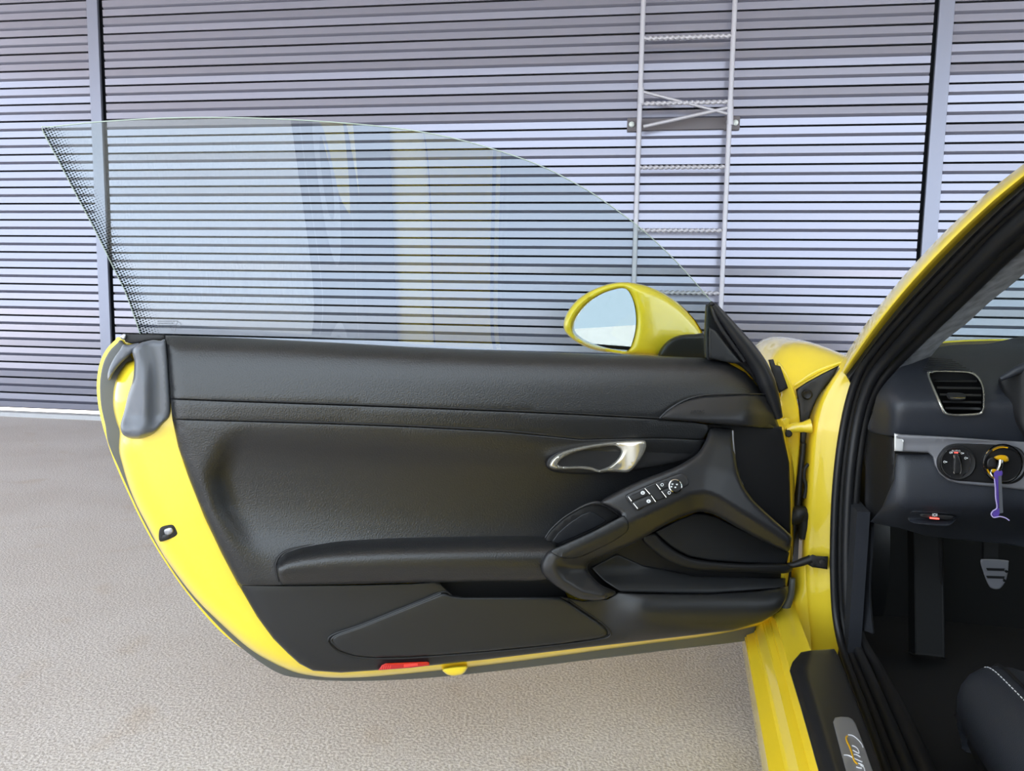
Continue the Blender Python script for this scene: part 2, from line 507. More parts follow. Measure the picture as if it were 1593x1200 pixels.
# ---- ladder fixed to the wall
lad = empty('wall_ladder', wp(wa(1066, 300), 0.12, 0.0))
tag(lad, 'thin grey steel ladder with twisted rungs fixed on the slat wall', 'ladder')
ld = 0.13
def lp(px, py, d=ld): return wl(px, py, d)
aA = lp(1001, 0).dot(WT); aB = lp(1143.5, 0).dot(WT)
for a in (aA, aB):
    tube('rail', [wp(a, ld, 0.02), wp(a, ld, 3.7)], 0.0165, STL, lad, 10, smooth=False)
def twisted(p, q, r, name='rung'):
    n = 90; ax = (q - p).normalized(); u = Vector((0, 0, 1)); w = ax.cross(u)
    bm = bmesh.new(); rings = []
    for i in range(n + 1):
        c = p.lerp(q, i / n); ph = i * 0.55; L = []
        for k in range(8):
            a = 2 * math.pi * k / 8; rr = r * (1 + 0.28 * math.cos(2 * (a - ph)))
            L.append(bm.verts.new(c + (u * math.cos(a) + w * math.sin(a)) * rr))
        rings.append(L)
    for A, B in zip(rings, rings[1:]):
        for k in range(8): bm.faces.new([A[k], A[(k + 1) % 8], B[(k + 1) % 8], B[k]])
    bm.faces.new(rings[0][::-1]); bm.faces.new(rings[-1])
    return finish(bm, name, STL, lad, True, 60)
zr = lp(1070, 58).z; zr2 = lp(1068, 160).z
rs = zr - zr2
k = -1
while zr - k * rs > 0.15:
    z = zr - k * rs
    twisted(wp(aA + 0.01, ld, z), wp(aB - 0.01, ld, z), 0.0125)
    k += 1
# fixing bracket with bolts and crossed bracing rods
bz = lp(1060, 187).z
bp0, bp1 = lp(972, 187).dot(WT), lp(1152, 187).dot(WT)
boxo('bracket_plate', wp((aA + aB) / 2, 0.02, bz), [WT, WN, Vector((0, 0, 1))], ((aB - aA) / 2, 0.006, 0.038), BRK, lad, 0.002)
for a, s in ((aA, -1), (aB, 1)):
    boxo('bracket', wp(a + s * 0.03, 0.012, bz), [WT, WN, Vector((0, 0, 1))], (0.05, 0.012, 0.045), BRK, lad, 0.004)
    tube('standoff', [wp(a, 0.02, bz), wp(a, ld, bz + 0.01)], 0.012, STL, lad, 8, smooth=False)
    lathe('bolt', wp(a + s * 0.05, 0.024, bz), -WN, [(0.016, 0), (0.02, 0.006), (0.016, 0.018), (0.006, 0.024)], BOL, lad, 16)
tube('brace', [lp(1001, 143), lp(1132, 177)], 0.010, STL, lad, 8, smooth=False)
tube('brace', [lp(1001, 197), lp(1132, 168)], 0.012, STL, lad, 8, smooth=False)
for px, y0, y1 in ((997, 137, 162), (1136, 155, 195)):
    tube('sleeve', [lp(px, y0), lp(px, y1)], 0.021, STL, lad, 10, smooth=False)

# ================================================================== CAR
car = empty('car', cw(0.85, 0.0, 0.0))
tag(car, 'bright yellow sports coupe with its driver door wide open', 'car')

# ------------------------------------------------------------------ DOOR
card = [(256, 522), (330, 524), (400, 527), (520, 533), (640, 540), (780, 546), (900, 550), (1000, 553), (1095, 557), (1130, 563),
        (1160, 580), (1185, 608), (1205, 645), (1218, 670), (1226, 720), (1229, 780), (1230, 850), (1228, 900), (1224, 930), (1210, 953), (1185, 968),
        (1140, 981), (1050, 992), (900, 1009), (760, 1026), (660, 1037), (590, 1043), (530, 1047), (487, 1044), (466, 1033), (448, 1017), (425, 994),
        (400, 960), (370, 910), (345, 862), (318, 805), (294, 745), (277, 695), (268, 650), (264, 600), (260, 555)]
cardS = spline(card, 420, True)
top_y = [(250, 521), (330, 524), (400, 527), (520, 533), (640, 540), (780, 546), (900, 550), (1000, 553), (1095, 557), (1130, 563), (1160, 580), (1185, 608), (1205, 645)]
prof = [(-5, -0.012), (0, -0.008), (8, 0.006), (20, 0.017), (45, 0.028), (80, 0.036), (100, 0.039), (125, 0.0385), (142, 0.037), (158, 0.032), (172, 0.023),
        (195, 0.016), (230, 0.012), (265, 0.012), (300, 0.019), (335, 0.034), (380, 0.04)]
profL = [(-5, -0.012), (0, -0.008), (8, 0.006), (20, 0.017), (45, 0.028), (80, 0.036), (100, 0.039), (140, 0.0395), (400, 0.036), (500, .03)]
inl = [(670, 372), (690, 350), (740, 331), (790, 343), (840, 373), (880, 403), (910, 432)]
_cache = {}
def smooth_tab(tab):
    xs = np.arange(tab[0][0], tab[-1][0] + 1, 1.0); ys = np.interp(xs, [t[0] for t in tab], [t[1] for t in tab])
    kx = np.ones(13) / 13; yy = np.convolve(np.pad(ys, 6, mode='edge'), kx, 'valid'); yy = np.convolve(np.pad(yy, 6, mode='edge'), kx, 'valid')
    return xs, yy
PX, PY = smooth_tab(prof); LX, LY = smooth_tab(profL)
def Hc(x, y):
    t = y - itp(x, top_y)
    s = sm(-16, 26, x - itp(y, inl)) if y > 660 else (1.0 if x > 372 else sm(340, 372, x))
    a = float(np.interp(t, LX, LY)); b = float(np.interp(t, PX, PY))
    d = a + (b - a) * s
    e = float(seg_dist(np.array([[x, y]]), cardS)[0])
    q = min(1, e / 13.0)
    return d - 0.02 * (1 - math.sqrt(max(0, 1 - (1 - q) ** 2)))

frame = [(206, 560), (197, 564), (184, 582), (177, 605), (176, 632), (181, 656), (186, 672), (185, 700), (190, 722), (200, 755), (212, 785), (226, 812), (245, 848),
         (262, 876), (300, 926), (340, 967), (390, 1011), (440, 1039), (480, 1051), (540, 1055), (640, 1048), (800, 1030), (1000, 1003), (1100, 990),
         (1180, 973), (1206, 958), (1222, 935), (1232, 880), (1236, 780), (1234, 720), (1228, 690), (1218, 655), (1200, 622), (1170, 590), (1110, 565), (900, 558), (640, 548), (400, 538), (255, 532), (225, 540)]
def frame_h(x, y): return 0.006
def _fv(P):
    t = np.clip((seg_dist(P, cardS) - 11) / 12.0, 0, 1)
    return 0.006 - 0.055 * np.where(inside(P, cardS), t * t * (3 - 2 * t), 0)
frame_h.vec = _fv
door = relief('door', frame, frame_h, -0.062, dr, YEL, car, res=9, rnd=(34, 0.045), step=6)
tag(door, 'open driver door with yellow frame and black inner lining')
skin = [(189, 525), (182, 527), (166, 543), (155, 566), (150.5, 598), (153, 632), (160, 664), (166, 684), (172, 703), (180, 724), (198, 765), (222, 815), (250, 864), (290, 922),
        (338, 978), (380, 1012), (425, 1040), (470, 1051), (540, 1053), (700, 1040), (900, 1018), (1172, 982), (1185, 900), (1190, 700), (1160, 575), (1000, 556), (600, 545), (300, 532)]
def skin_back(x, y): return -0.075 - 0.07 * math.sin(math.pi * min(1, max(0, (y - 500) / 560.0))) ** 0.7
relief('outer_skin', skin, -0.064, skin_back, dr, YEL, door, res=30, step=6)
seal = [(190, 530), (184, 533), (170, 547), (160, 568), (155.5, 598), (157.5, 632), (164, 662), (167, 684), (173.5, 703), (183, 724), (201, 765), (225, 815), (253, 864), (293, 922),
        (343, 978), (385, 1016), (430, 1046), (470, 1056), (540, 1060), (640, 1057), (760, 1046), (900, 1029), (1040, 1012), (1174, 995), (1175, 982), (1150, 960), (900, 985), (600, 1015), (480, 1000),
        (380, 900), (300, 800), (230, 650), (210, 570)]
relief('door_seal', seal, -0.055, -0.066, dr, GRY, door, res=30, rnd=(3, 0.003), step=6)
# rear jamb: soft plastic cover over the glass end, belt corner, latch, lugs
def cov_h(x, y):
    ridge = 0.012 * math.exp(-((x - (228 + 0.0 * y)) / 9.0) ** 2) * sm(530, 600, y) * (1 - sm(640, 680, y))
    return 0.018 + 0.014 * math.exp(-((x - 216 - 0.02 * (y - 600)) / 13) ** 2) + ridge + 0.012 * sm(645, 672, y) * (1 - sm(672, 684, y))
relief('jamb_cover', [(218, 534), (206, 545), (209, 562), (208, 578), (206, 592), (199, 614), (193, 640), (187.5, 662), (191, 676), (203, 682.5), (222, 682), (240, 674), (253, 660), (264, 648), (266, 628), (264, 590),
        (261, 555), (257, 529), (250, 530), (238, 529), (228, 531)], cov_h, -0.01, dr, COV, door, res=5, rnd=(7, 0.016), step=3)
relief('jamb_seal', [(192, 536), (200, 537), (208, 535), (218, 534), (213, 542), (202, 553), (188, 566), (177, 580), (170, 592), (167, 586), (170, 572), (178, 556), (186, 545)], 0.004, -0.05, dr, COV, door, res=5, rnd=(5, 0.012), step=3)
relief('belt_corner', [(189, 520), (196, 519), (256, 521), (257, 531), (240, 530), (222, 533), (205, 535), (195, 532)], -0.02, -0.06, dr, DKP, door, res=6, rnd=(2, 0.004), curved=False)
relief('corner_clip', [(187, 526), (189, 521), (195, 519), (196, 525), (193, 529)], -0.012, -0.03, dr, SAL, door, res=4, rnd=(2, 0.003), step=2)
relief('latch_opening', [(249, 822), (262, 817), (270, 817), (276, 828), (274, 834), (252, 843), (247, 838)], 0.007, -0.02, dr, DKP, door, res=6, rnd=(2, 0.003), step=3)
relief('latch_hook', [(256, 824), (266, 821), (270, 827), (262, 833), (256, 831)], 0.012, 0.0, dr, SAL, door, res=4, rnd=(1.5, 0.003), step=2)
relief('latch_plate', [(253, 833), (262, 831), (263, 836), (254, 839)], 0.010, 0.0, dr, SAT, door, res=4, rnd=(1, 0.002), step=2)
relief('drain_lug', [(689, 1040), (725, 1036), (725, 1044), (718, 1050), (705, 1052), (694, 1049)], 0.004, -0.035, dr, YEL, door, res=6, rnd=(4, 0.01), step=3)

# lining: upper trim, stitched band, centre panel
line1 = [(265, 621), (330, 623.5), (400, 626), (520, 630), (640, 634.5), (800, 641), (900, 645.5), (1025, 652.5), (1075, 656)]
line2 = [(268, 652.5), (400, 656.5), (520, 660), (640, 664.5), (780, 672), (850, 678.5), (905, 684)]
relief('upper_trim', card[0:12] + [(1205, 645), (1214, 668), (1150, 664)] + line1[::-1] + [(262.5, 590), (260, 555)], Hc, -0.03, dr, LEA, door, res=11, rnd=(2.2, 0.004), curved=False, step=6)
relief('stitched_band', line1 + [(1104, 661), (1101, 672), (1093, 684), (1040, 682), (980, 682)] + line2[::-1], Hc, -0.02, dr, LEA, door, res=10, rnd=(2.0, 0.003), curved=False, step=6)
relief('centre_panel', line2 + [(980, 682), (1040, 682), (1094, 685), (1085, 712), (1050, 728), (985, 757), (930, 785), (870, 818), (855, 850), (840, 870), (437, 911), (371, 911), (345, 862), (318, 805), (294, 745), (277, 695)],
       Hc, -0.03, dr, LEA, door, res=11, rnd=(2.0, 0.003), curved=False, step=6)
for nm, L, off in (('seam', line1, -2.0), ('seam', line2, -2.2)):
    tube(nm, [dr(x, y + off, Hc(x, y + off) + 0.0004) for x, y in L[1:-1]], 0.0012, DKP, door, 6, cnt=60)
# armrest pad
def arm_h(x, y):
    yt = itp(x, [(430, 872), (445, 858), (470, 850), (520, 842), (600, 837), (760, 834), (865, 834)])
    v = min(1, max(0, (y - yt) / (908 - yt)))
    return 0.026 + 0.052 * (1 - (1 - min(1, v / 0.58)) ** 2.4) - 0.012 * sm(0.6, 1.0, v)
relief('armrest', [(431, 890), (430, 876), (434, 866), (445, 858), (470, 850), (520, 842), (560, 839), (640, 836), (760, 834), (835, 834), (862, 838), (868, 855), (858, 890), (846, 904), (760, 905.5), (640, 907), (560, 909), (470, 910.5), (441, 910), (434, 902)],
       arm_h, -0.01, dr, LEA, door, res=4.5, rnd=(9, 0.014), step=3.5, ang=75)
tube('seam', [dr(x, y, 0.05) for x, y in ((433, 905), (429, 885), (430, 874), (438, 862), (455, 854), (490, 846))], [.0022, .0022, .0022, .0018, .001, .0003], DKP, door, 6)
# lower panel with the pull slot, storage lid
slot = [(682, 905), (694, 917), (703, 926), (720, 929), (850, 929), (874, 928), (862, 917), (848, 907), (838, 903), (760, 903)]
lowp = [(371, 910), (437, 911), (560, 910), (640, 908), (682, 905), (694, 917), (703, 926), (720, 929), (850, 929), (874, 928), (905, 935), (945, 932), (962, 922), (1000, 924), (1100, 925), (1180, 920), (1226, 912), (1226, 928), (1212, 952), (1185, 968),
        (1140, 981), (1050, 992), (900, 1009), (760, 1026), (660, 1037), (590, 1043), (530, 1047), (487, 1044), (466, 1033), (448, 1017), (425, 994), (400, 960)]
def low_h(x, y):
    bul = 0.035 * sm(930, 1010, x) * math.sin(math.pi * min(1, max(0, (y - 915) / 85.0))) ** 0.6
    e = float(seg_dist(np.array([[x, y]]), cardS)[0]); q = min(1, e / 10.0)
    return 0.028 + bul - 0.004 * sm(990, 1040, y) - 0.014 * (1 - math.sqrt(max(0, 1 - (1 - q) ** 2)))
relief('lower_panel', lowp, low_h, -0.03, dr, PLA, door, res=12, rnd=(2.5, 0.004), curved=False, step=6)
relief('slot_lining', [(676, 900), (870, 898), (885, 935), (700, 935)], -0.022, -0.04, dr, DKP, door, res=20, curved=False)
lid = [(690, 922), (660, 934), (600, 958), (560, 974), (525, 986), (514, 993), (515, 1000), (528, 1012), (552, 1020), (585, 1023), (640, 1022), (760, 1013), (870, 1002), (932, 993), (946, 988), (946, 982), (930, 968), (905, 951), (885, 937), (872, 930), (850, 929), (780, 929), (720, 929), (703, 927)]
relief('storage_lid', lid, lambda x, y: 0.036, 0.0, dr, PLA, door, res=14, rnd=(5, 0.006), curved=False, step=4)
lg = [(705, 930), (690, 921), (660, 933), (600, 957), (560, 973), (524, 985), (511, 993), (513, 1002), (527, 1014), (552, 1022), (585, 1025), (640, 1024), (760, 1015), (870, 1004), (934, 995), (949, 989), (948, 981), (931, 966), (906, 949), (884, 934)]
tube('lid_gap', [dr(x, y, low_h(x, y) + 0.0005) for x, y in lg], 0.0022, DKP, door, 6, cnt=140)
tube('lid_edge', [dr(x, y, 0.034) for x, y in ((686, 924), (660, 935), (600, 959.5), (560, 975.5), (527, 987), (516, 994), (518, 1000), (530, 1010))], 0.0018, PLA, door, 6)

# hollow of the door bin behind the grab handle, its ledge and loudspeaker
relief('door_bin', [(905, 860), (1000, 832), (1090, 795), (1160, 825), (1231, 850), (1231, 930), (1100, 940), (960, 935), (915, 905)], -0.02, -0.05, dr, DKP, door, res=16, curved=False)
relief('bin_floor', [(918, 884), (940, 905), (965, 922), (1100, 925), (1222, 915), (1222, 900), (1080, 896), (1000, 880), (960, 862)], lambda x, y: -0.015 + 0.035 * sm(880, 925, y), -0.03, dr, PLA, door, res=10, rnd=(3, 0.004), curved=False)
relief('bin_ledge', [(998, 838), (1018, 830), (1030, 842), (1055, 860), (1085, 871), (1150, 877), (1224, 878), (1224, 892), (1150, 890), (1080, 887), (1045, 876), (1020, 860)], 0.022, -0.02, dr, DKP, door, res=8, rnd=(5, 0.01), step=4)
spk = [(1019, 828), (1050, 812), (1078, 800), (1095, 800), (1115, 805), (1150, 823), (1190, 842), (1228, 860), (1224, 878), (1160, 876), (1105, 872), (1070, 865), (1045, 851), (1030, 838)]
relief('loudspeaker_grille', spk, 0.012, -0.02, dr, GRI, door, res=8, rnd=(3, 0.004), curved=False)
def perforation(name, poly, plane, sp, r, parent, m=DKP):
    """small holes of a mesh, as tiny discs set into one part"""
    bm = bmesh.new(); P = np.array(poly, float); lo, hi = P.min(0), P.max(0)
    j = 0; y = lo[1]
    while y < hi[1]:
        x = lo[0] + (sp / 2 if j % 2 else 0)
        Q = np.array([(xx, y) for xx in np.arange(x, hi[0], sp)])
        if len(Q):
            k = inside(Q, P) & (seg_dist(Q, P) > 1.5)
            for q in Q[k]:
                vs = [bm.verts.new(plane(q[0] + r * math.cos(a), q[1] + r * math.sin(a))) for a in [math.pi / 3 * i for i in range(6)]]
                bm.faces.new(vs)
        y += sp * 0.87; j += 1
    o = finish(bm, name, m, parent, False, recalc=False); o['kind'] = 'stuff'
    return o
perforation('grille_hole', spk, lambda x, y: dr(x, y, 0.0126), 3.0, 0.85, door)

# grab handle: console with spine, arm and hook
ridge = np.array([(935, 927), (905, 921), (875, 903), (862, 885), (866, 870), (890, 858), (940, 834), (976, 815), (1040, 783), (1075, 767), (1095, 765), (1115, 772), (1160, 800), (1228, 843)], float)
console = [(1105, 666), (1122, 666), (1140, 668), (1142, 690), (1147, 725), (1155, 752), (1172, 778), (1200, 805), (1229, 832), (1231, 845), (1227, 858), (1215, 855), (1180, 839), (1145, 820), (1115, 803), (1095, 797), (1080, 798), (1050, 809), (1020, 826), (985, 846), (945, 863), (922, 873), (914, 881),
           (918, 893), (935, 910), (958, 921), (950, 929), (930, 934.5), (907, 933), (888, 926), (862, 910), (845, 894), (841.5, 880), (848, 864), (857, 856), (895, 840), (935, 821), (966, 803.5), (951, 791), (935, 781), (960, 765), (1000, 746), (1035, 733), (1060, 722), (1085, 705), (1098, 684)]
def con_h(x, y):
    q = np.array([[x, y]])
    dd = seg_dist(q, ridge, False)[0]
    i = int(np.argmin(((ridge - q) ** 2).sum(1)))
    # below / inside the bend of the ridge falls away faster
    j0, j1 = max(i - 1, 0), min(i + 1, len(ridge) - 1)
    tg = ridge[j1] - ridge[j0]; side = tg[0] * (y - ridge[i][1]) - tg[1] * (x - ridge[i][0])
    if side > 0: return 0.098 - 0.0010 * dd
    return 0.098 - 0.00042 * dd - 0.00001 * dd * max(0, dd - 40) * 0.3
relief('grab_handle', console, con_h, 0.0, dr, SAT, door, res=5, rnd=(6, 0.012), step=4, ang=70)
grip = [(857, 857), (880, 846), (920, 828), (966, 804), (972, 804), (977, 812), (978, 822), (972, 831), (950, 845), (915, 862), (900, 868), (880, 869.5), (867, 866)]
relief('grip_pad', grip, lambda x, y: con_h(x, y) + 0.0035, lambda x, y: con_h(x, y) - 0.01, dr, PLA, door, res=6, rnd=(2.5, 0.004), step=3)
# tweeter
relief('tweeter_bezel', [(847, 838), (858, 824), (878, 806), (905, 790), (924, 783), (942, 786), (968, 803), (935, 822), (895, 841), (857, 857)], 0.045, 0.0, dr, DKP, door, res=8, rnd=(3, 0.008), curved=False, step=3)
tube('bezel_edge', [dr(x, y, 0.052) for x, y in ((848, 837), (858, 823), (878, 805), (905, 789), (922, 783), (935, 784), (950, 791), (966, 803))], [.0014, .0016, .0016, .0018, .003, .0042, .004, .003], SAT, door, 8)
tw = [(858, 843), (868, 829), (885, 814), (905, 801), (917, 796), (926, 798), (945, 811), (925, 822), (890, 838), (865, 848)]
relief('tweeter_grille', tw, 0.047, 0.03, dr, GRI, door, res=8, rnd=(2, 0.003), curved=False, step=3)
perforation('grille_hole', tw, lambda x, y: dr(x, y, 0.0476), 2.6, 0.7, door)
# release handle
bez = [(849, 723), (853, 712), (868, 702), (895, 693), (930, 686.5), (980, 681.5), (1040, 681), (1095, 683), (1090, 695), (1078, 710), (1060, 719), (1010, 729), (950, 737), (900, 738), (866, 735), (853, 730)]
relief('release_bezel', bez, lambda x, y: 0.034, 0.0, dr, DKP, door, res=8, rnd=(4, 0.01), step=4)
hole = [(868, 723), (876, 713), (892, 705), (915, 699), (942, 694.5), (956, 694.5), (965, 700), (965, 707), (958, 717), (948, 725), (938, 729.5), (930, 730.5), (921, 727), (905, 725), (880, 725.5)]
def rel_h(x, y): return 0.050 + 0.014 * sm(960, 1002, x)
relief('release_handle', [(854, 724), (860, 713), (876, 703), (900, 696), (935, 689.5), (965, 686.5), (985, 685.5), (1002, 685.5), (1006, 692), (1004, 702), (996, 716), (986, 729), (976, 735.5), (962, 735), (945, 734.5), (932, 736), (918, 732), (900, 730), (870, 731), (858, 729)], rel_h, 0.03, dr, SCH, door, holes=[hole], res=6, rnd=(5, 0.011), step=3)
# spine side panel, airbag cover
relief('side_panel', [(1098, 660), (1150, 660), (1216, 664), (1228, 720), (1230, 780), (1230, 832), (1200, 808), (1165, 782), (1135, 753), (1118, 715), (1102, 675)], 0.018, -0.02, dr, DKP, door, res=12, rnd=(3, 0.004), curved=False)
tube('panel_edge', [dr(x, y, 0.06 - 0.03 * sm(690, 750, y)) for x, y in ((1140, 670), (1141, 690), (1144, 715), (1150, 742), (1156, 755))], 0.0014, SLV, door, 6)
abag = [(1025, 652.5), (1036, 641), (1052, 630), (1072, 621), (1095, 616), (1130, 614.5), (1170, 614), (1192, 614.5), (1205, 642), (1213, 668), (1180, 666), (1130, 661), (1080, 656.5)]
def ab_h(x, y): return 0.042 + 0.02 * sm(612, 655, y) - 0.05 * sm(1150, 1215, x)
relief('airbag_cover', abag, ab_h, 0.0, dr, SAT, door, res=8, rnd=(4, 0.008), curved=False, step=4)
tube('cover_edge', [dr(x, y, 0.043 - 0.05 * sm(1150, 1215, x)) for x, y in ((1026, 651), (1037, 640), (1053, 629), (1073, 620), (1096, 615), (1130, 613.5), (1170, 613), (1190, 613.5))], 0.0017, PLA, door, 6)
lettering('airbag_lettering', 'AIRBAG', dr(1085, 641, 0.062), DT, Vector((0, 0, 1)), 0.0085, PLA, door)
lettering('airbag_lettering', 'POWER', dr(1085, 641, 0.0615), DT, Vector((0, 0, 1)), 0.001, PLA, door) if False else None

# switch pod on the console
sw = [(973, 771), (990, 762), (1030, 746), (1056, 736.5), (1064, 737), (1070, 745), (1072, 751), (1068, 757), (1040, 770), (1010, 785), (994, 795), (988, 792), (978, 780)]
relief('switch_pod', sw, lambda x, y: con_h(x, y) + 0.003, lambda x, y: con_h(x, y) - 0.01, dr, SAT, door, res=6, rnd=(2.5, 0.004), step=3)
def pod(x, y, d=0.0): return dr(x, y, con_h(x, y) + d)
def cap(name, q, h0, m, rd=(1.2, 0.0015)):
    return relief(name, q, lambda x, y: con_h(x, y) + h0, lambda x, y: con_h(x, y) - 0.002, dr, m, door, res=4, rnd=rd, curved=False, step=2.5)
cap('window_switch', [(978.5, 773), (1003, 761.5), (1011, 769), (984, 780.5)], 0.0075, DKP)
cap('window_switch', [(984.5, 782), (1011, 770.5), (1020, 781), (992, 793)], 0.0085, SAT)
cap('mirror_switch', [(1022, 754.5), (1036, 748), (1041, 757.5), (1028, 762.5)], 0.0075, SAT)
cap('mirror_switch', [(1029, 764), (1042, 758.5), (1049, 766), (1036, 774)], 0.0080, SAT)
cap('switch_well', [(1004, 760), (1020, 753), (1036, 774), (1022, 780)], 0.0045, DKP)
for a, b in (((1003, 760), (1011, 769)), ((1013, 771), (1020, 781)), ((1021, 753.5), (1027.5, 762)), ((1029, 764.5), (1036.5, 774)), ((977.5, 773), (982.5, 780)), ((985, 783), (992, 791.5))):
    tube('chrome_strip', [pod(*a, 0.0088), pod(*b, 0.0096)], [0.0009, 0.0015], CHR, door, 8, smooth=False)
cen = pod(1049, 757, 0.004)
pn = (pod(1040, 757) - pod(1058, 757)).cross(pod(1049, 748) - pod(1049, 766)).normalized()
if pn.dot(DN) < 0: pn = -pn
lathe('mirror_dial', cen, pn, [(0.0115, -0.004), (0.0115, 0.004), (0.0105, 0.0055), (0.009, 0.006), (0.0086, 0.0045), (0.0, 0.0045)], SAT, door, 32)
lathe('dial_ring', cen, pn, [(0.0116, 0.004), (0.0128, 0.004), (0.0128, 0.006), (0.0112, 0.0066), (0.0112, 0.004)], CHR, door, 40)
def flatmark(name, pts, hoff, parent, plane, m=WHI):
    bm = bmesh.new(); bm.faces.new([bm.verts.new(plane(x, y, hoff)) for x, y in pts]); bm.normal_update()
    return finish(bm, name, m, parent, False, recalc=False)
def ringmark(name, c, r0, r1, plane, hoff, parent, m=WHI, n=16, sx=1.0, a0=0, a1=2 * math.pi):
    bm = bmesh.new(); A = []; B = []
    for k in range(n + 1):
        a = a0 + (a1 - a0) * k / n
        A.append(bm.verts.new(plane(c[0] + r0 * math.cos(a) * sx, c[1] + r0 * math.sin(a), hoff)))
        B.append(bm.verts.new(plane(c[0] + r1 * math.cos(a) * sx, c[1] + r1 * math.sin(a), hoff)))
    for k in range(n): bm.faces.new([A[k], A[k + 1], B[k + 1], B[k]])
    return finish(bm, name, m, parent, False, recalc=False)
for cx, cy in ((1046, 753.5), (1053, 754), (1044.5, 757.5), (1050.5, 758.5)):
    flatmark('arrow_mark', [(cx - 1.4, cy - 0.8), (cx + 1.4, cy - 1.2), (cx + 1.2, cy + 1.2), (cx - 1.2, cy + 1)], 0.0115, door, pod)
for cx, cy in ((1000, 767), (1009, 780)):
    ringmark('window_mark', (cx, cy), 1.4, 2.9, pod, 0.0098, door, sx=1.15)
    flatmark('window_mark', [(cx - 2.4, cy - 0.5), (cx + 2.6, cy - 0.9), (cx + 2.6, cy + 0.1), (cx - 2.4, cy + 0.5)], 0.0099, door, pod)
for cx, cy in ((1030, 754.5), (1041, 767)):
    ringmark('mirror_mark', (cx, cy), 1.7, 2.6, pod, 0.0094, door, sx=0.9)

# sail corner at the front of the window
relief('sail_base', [(1097, 482), (1100, 474), (1105, 469.5), (1110, 470), (1122, 484), (1142, 511), (1165, 539), (1185, 566), (1200, 588), (1209, 606), (1212, 628), (1210, 648), (1198, 640), (1186, 612), (1168, 586), (1148, 568), (1120, 560), (1097, 558)], lambda x, y: -0.012, -0.05, dr, SAT, door, res=7, rnd=(5, 0.012), step=4)
relief('sail_cover', [(1103, 509), (1113, 514), (1125, 530), (1140, 549), (1154, 565), (1140, 565.5), (1122, 562), (1103, 557)], 0.004, -0.02, dr, PLA, door, res=6, rnd=(2, 0.004), curved=False, step=3)
tube('sail_seal', [dr(x, y, 0.006) for x, y in ((1110, 474), (1122, 490), (1145, 520), (1166, 547), (1182, 572), (1194, 600), (1203, 625), (1211, 650))], [0.006, .01, .013, .0155, .017, .018, .014, 0.009], RUB, door, 12)
tube('sail_lip', [dr(x, y, 0.002) for x, y in ((1108, 475), (1112, 492), (1122, 512), (1140, 537), (1158, 562))], 0.004, SAT, door, 8)
relief('sail_tip', [(1104, 474), (1106, 469), (1110, 471), (1108, 476)], 0.008, -0.02, dr, DKP, door, res=3, rnd=(1.2, 0.003), step=1.5)

# window glass
glo = [(65, 200.5), (72, 198.5), (110, 194), (150, 190), (200, 186.5), (250, 184.2), (300, 183), (350, 183), (400, 184), (450, 186), (500, 189), (540, 192), (580, 195.5), (620, 200), (660, 206), (700, 214), (740, 224), (780, 236), (815, 248), (850, 262), (885, 280), (920, 300), (955, 324), (990, 350),
       (1020, 376), (1050, 405), (1080, 438), (1107, 470), (1106, 500), (1104, 530), (1100, 562), (900, 556), (640, 546), (400, 533), (262, 527), (222, 531), (208, 490), (194, 452), (180, 424), (165, 393), (142, 347), (118, 302), (92, 252)]
lead = np.array([(222, 531), (208, 490), (194, 452), (180, 424), (165, 393), (142, 347), (118, 302), (92, 252), (65, 200.5)], float)
leadL = np.concatenate([[0], np.cumsum(np.linalg.norm(np.diff(lead, axis=0), axis=1))])
def gl_d(x, y): return -0.040 + 0.000064 * (x - 640) + 0.085 * max(0, (545 - y) / 345.0) ** 1.25
def edge_uv(x, y):
    dd = float(seg_dist(np.array([[x, y]]), lead, False)[0])
    return (-(y - 200) * 1.13 / 4.3, dd / 4.3)
relief('window_glass', glo, gl_d, lambda x, y: gl_d(x, y) - 0.004, dr, GLA, door, res=14, curved=False, step=8, ang=30, uvf=edge_uv)
ge = glo[35:] + glo[:28]
ge = [(x, y) for x, y in ge]
tube('glass_rim', [dr(x, y, gl_d(x, y) - 0.002) for x, y in ge], 0.0010, GLS_E, door, 6, cnt=160)
# etched block of small print on the glass
for r_, (y, x0, x1) in enumerate(((500.0, 245, 275), (503.2, 245, 270), (506.4, 245, 273), (509.8, 245, 262))):
    x = x0; rr = random.Random(r_)
    while x < x1:
        w = rr.uniform(0.8, 2.4)
        flatmark('etched_mark', [(x, y - 0.8), (x + w, y - 0.8), (x + w, y + 0.8), (x, y + 0.8)], 0.0006, door, lambda a, b, d: dr(a, b, gl_d(a, b) + d), TAG)
        x += w + rr.uniform(0.5, 1.2)
for c in ((278, 505), (270, 512)):
    ringmark('etched_mark', c, 3.0, 3.7, lambda a, b, d: dr(a, b, gl_d(a, b) + d), 0.0006, door, TAG)

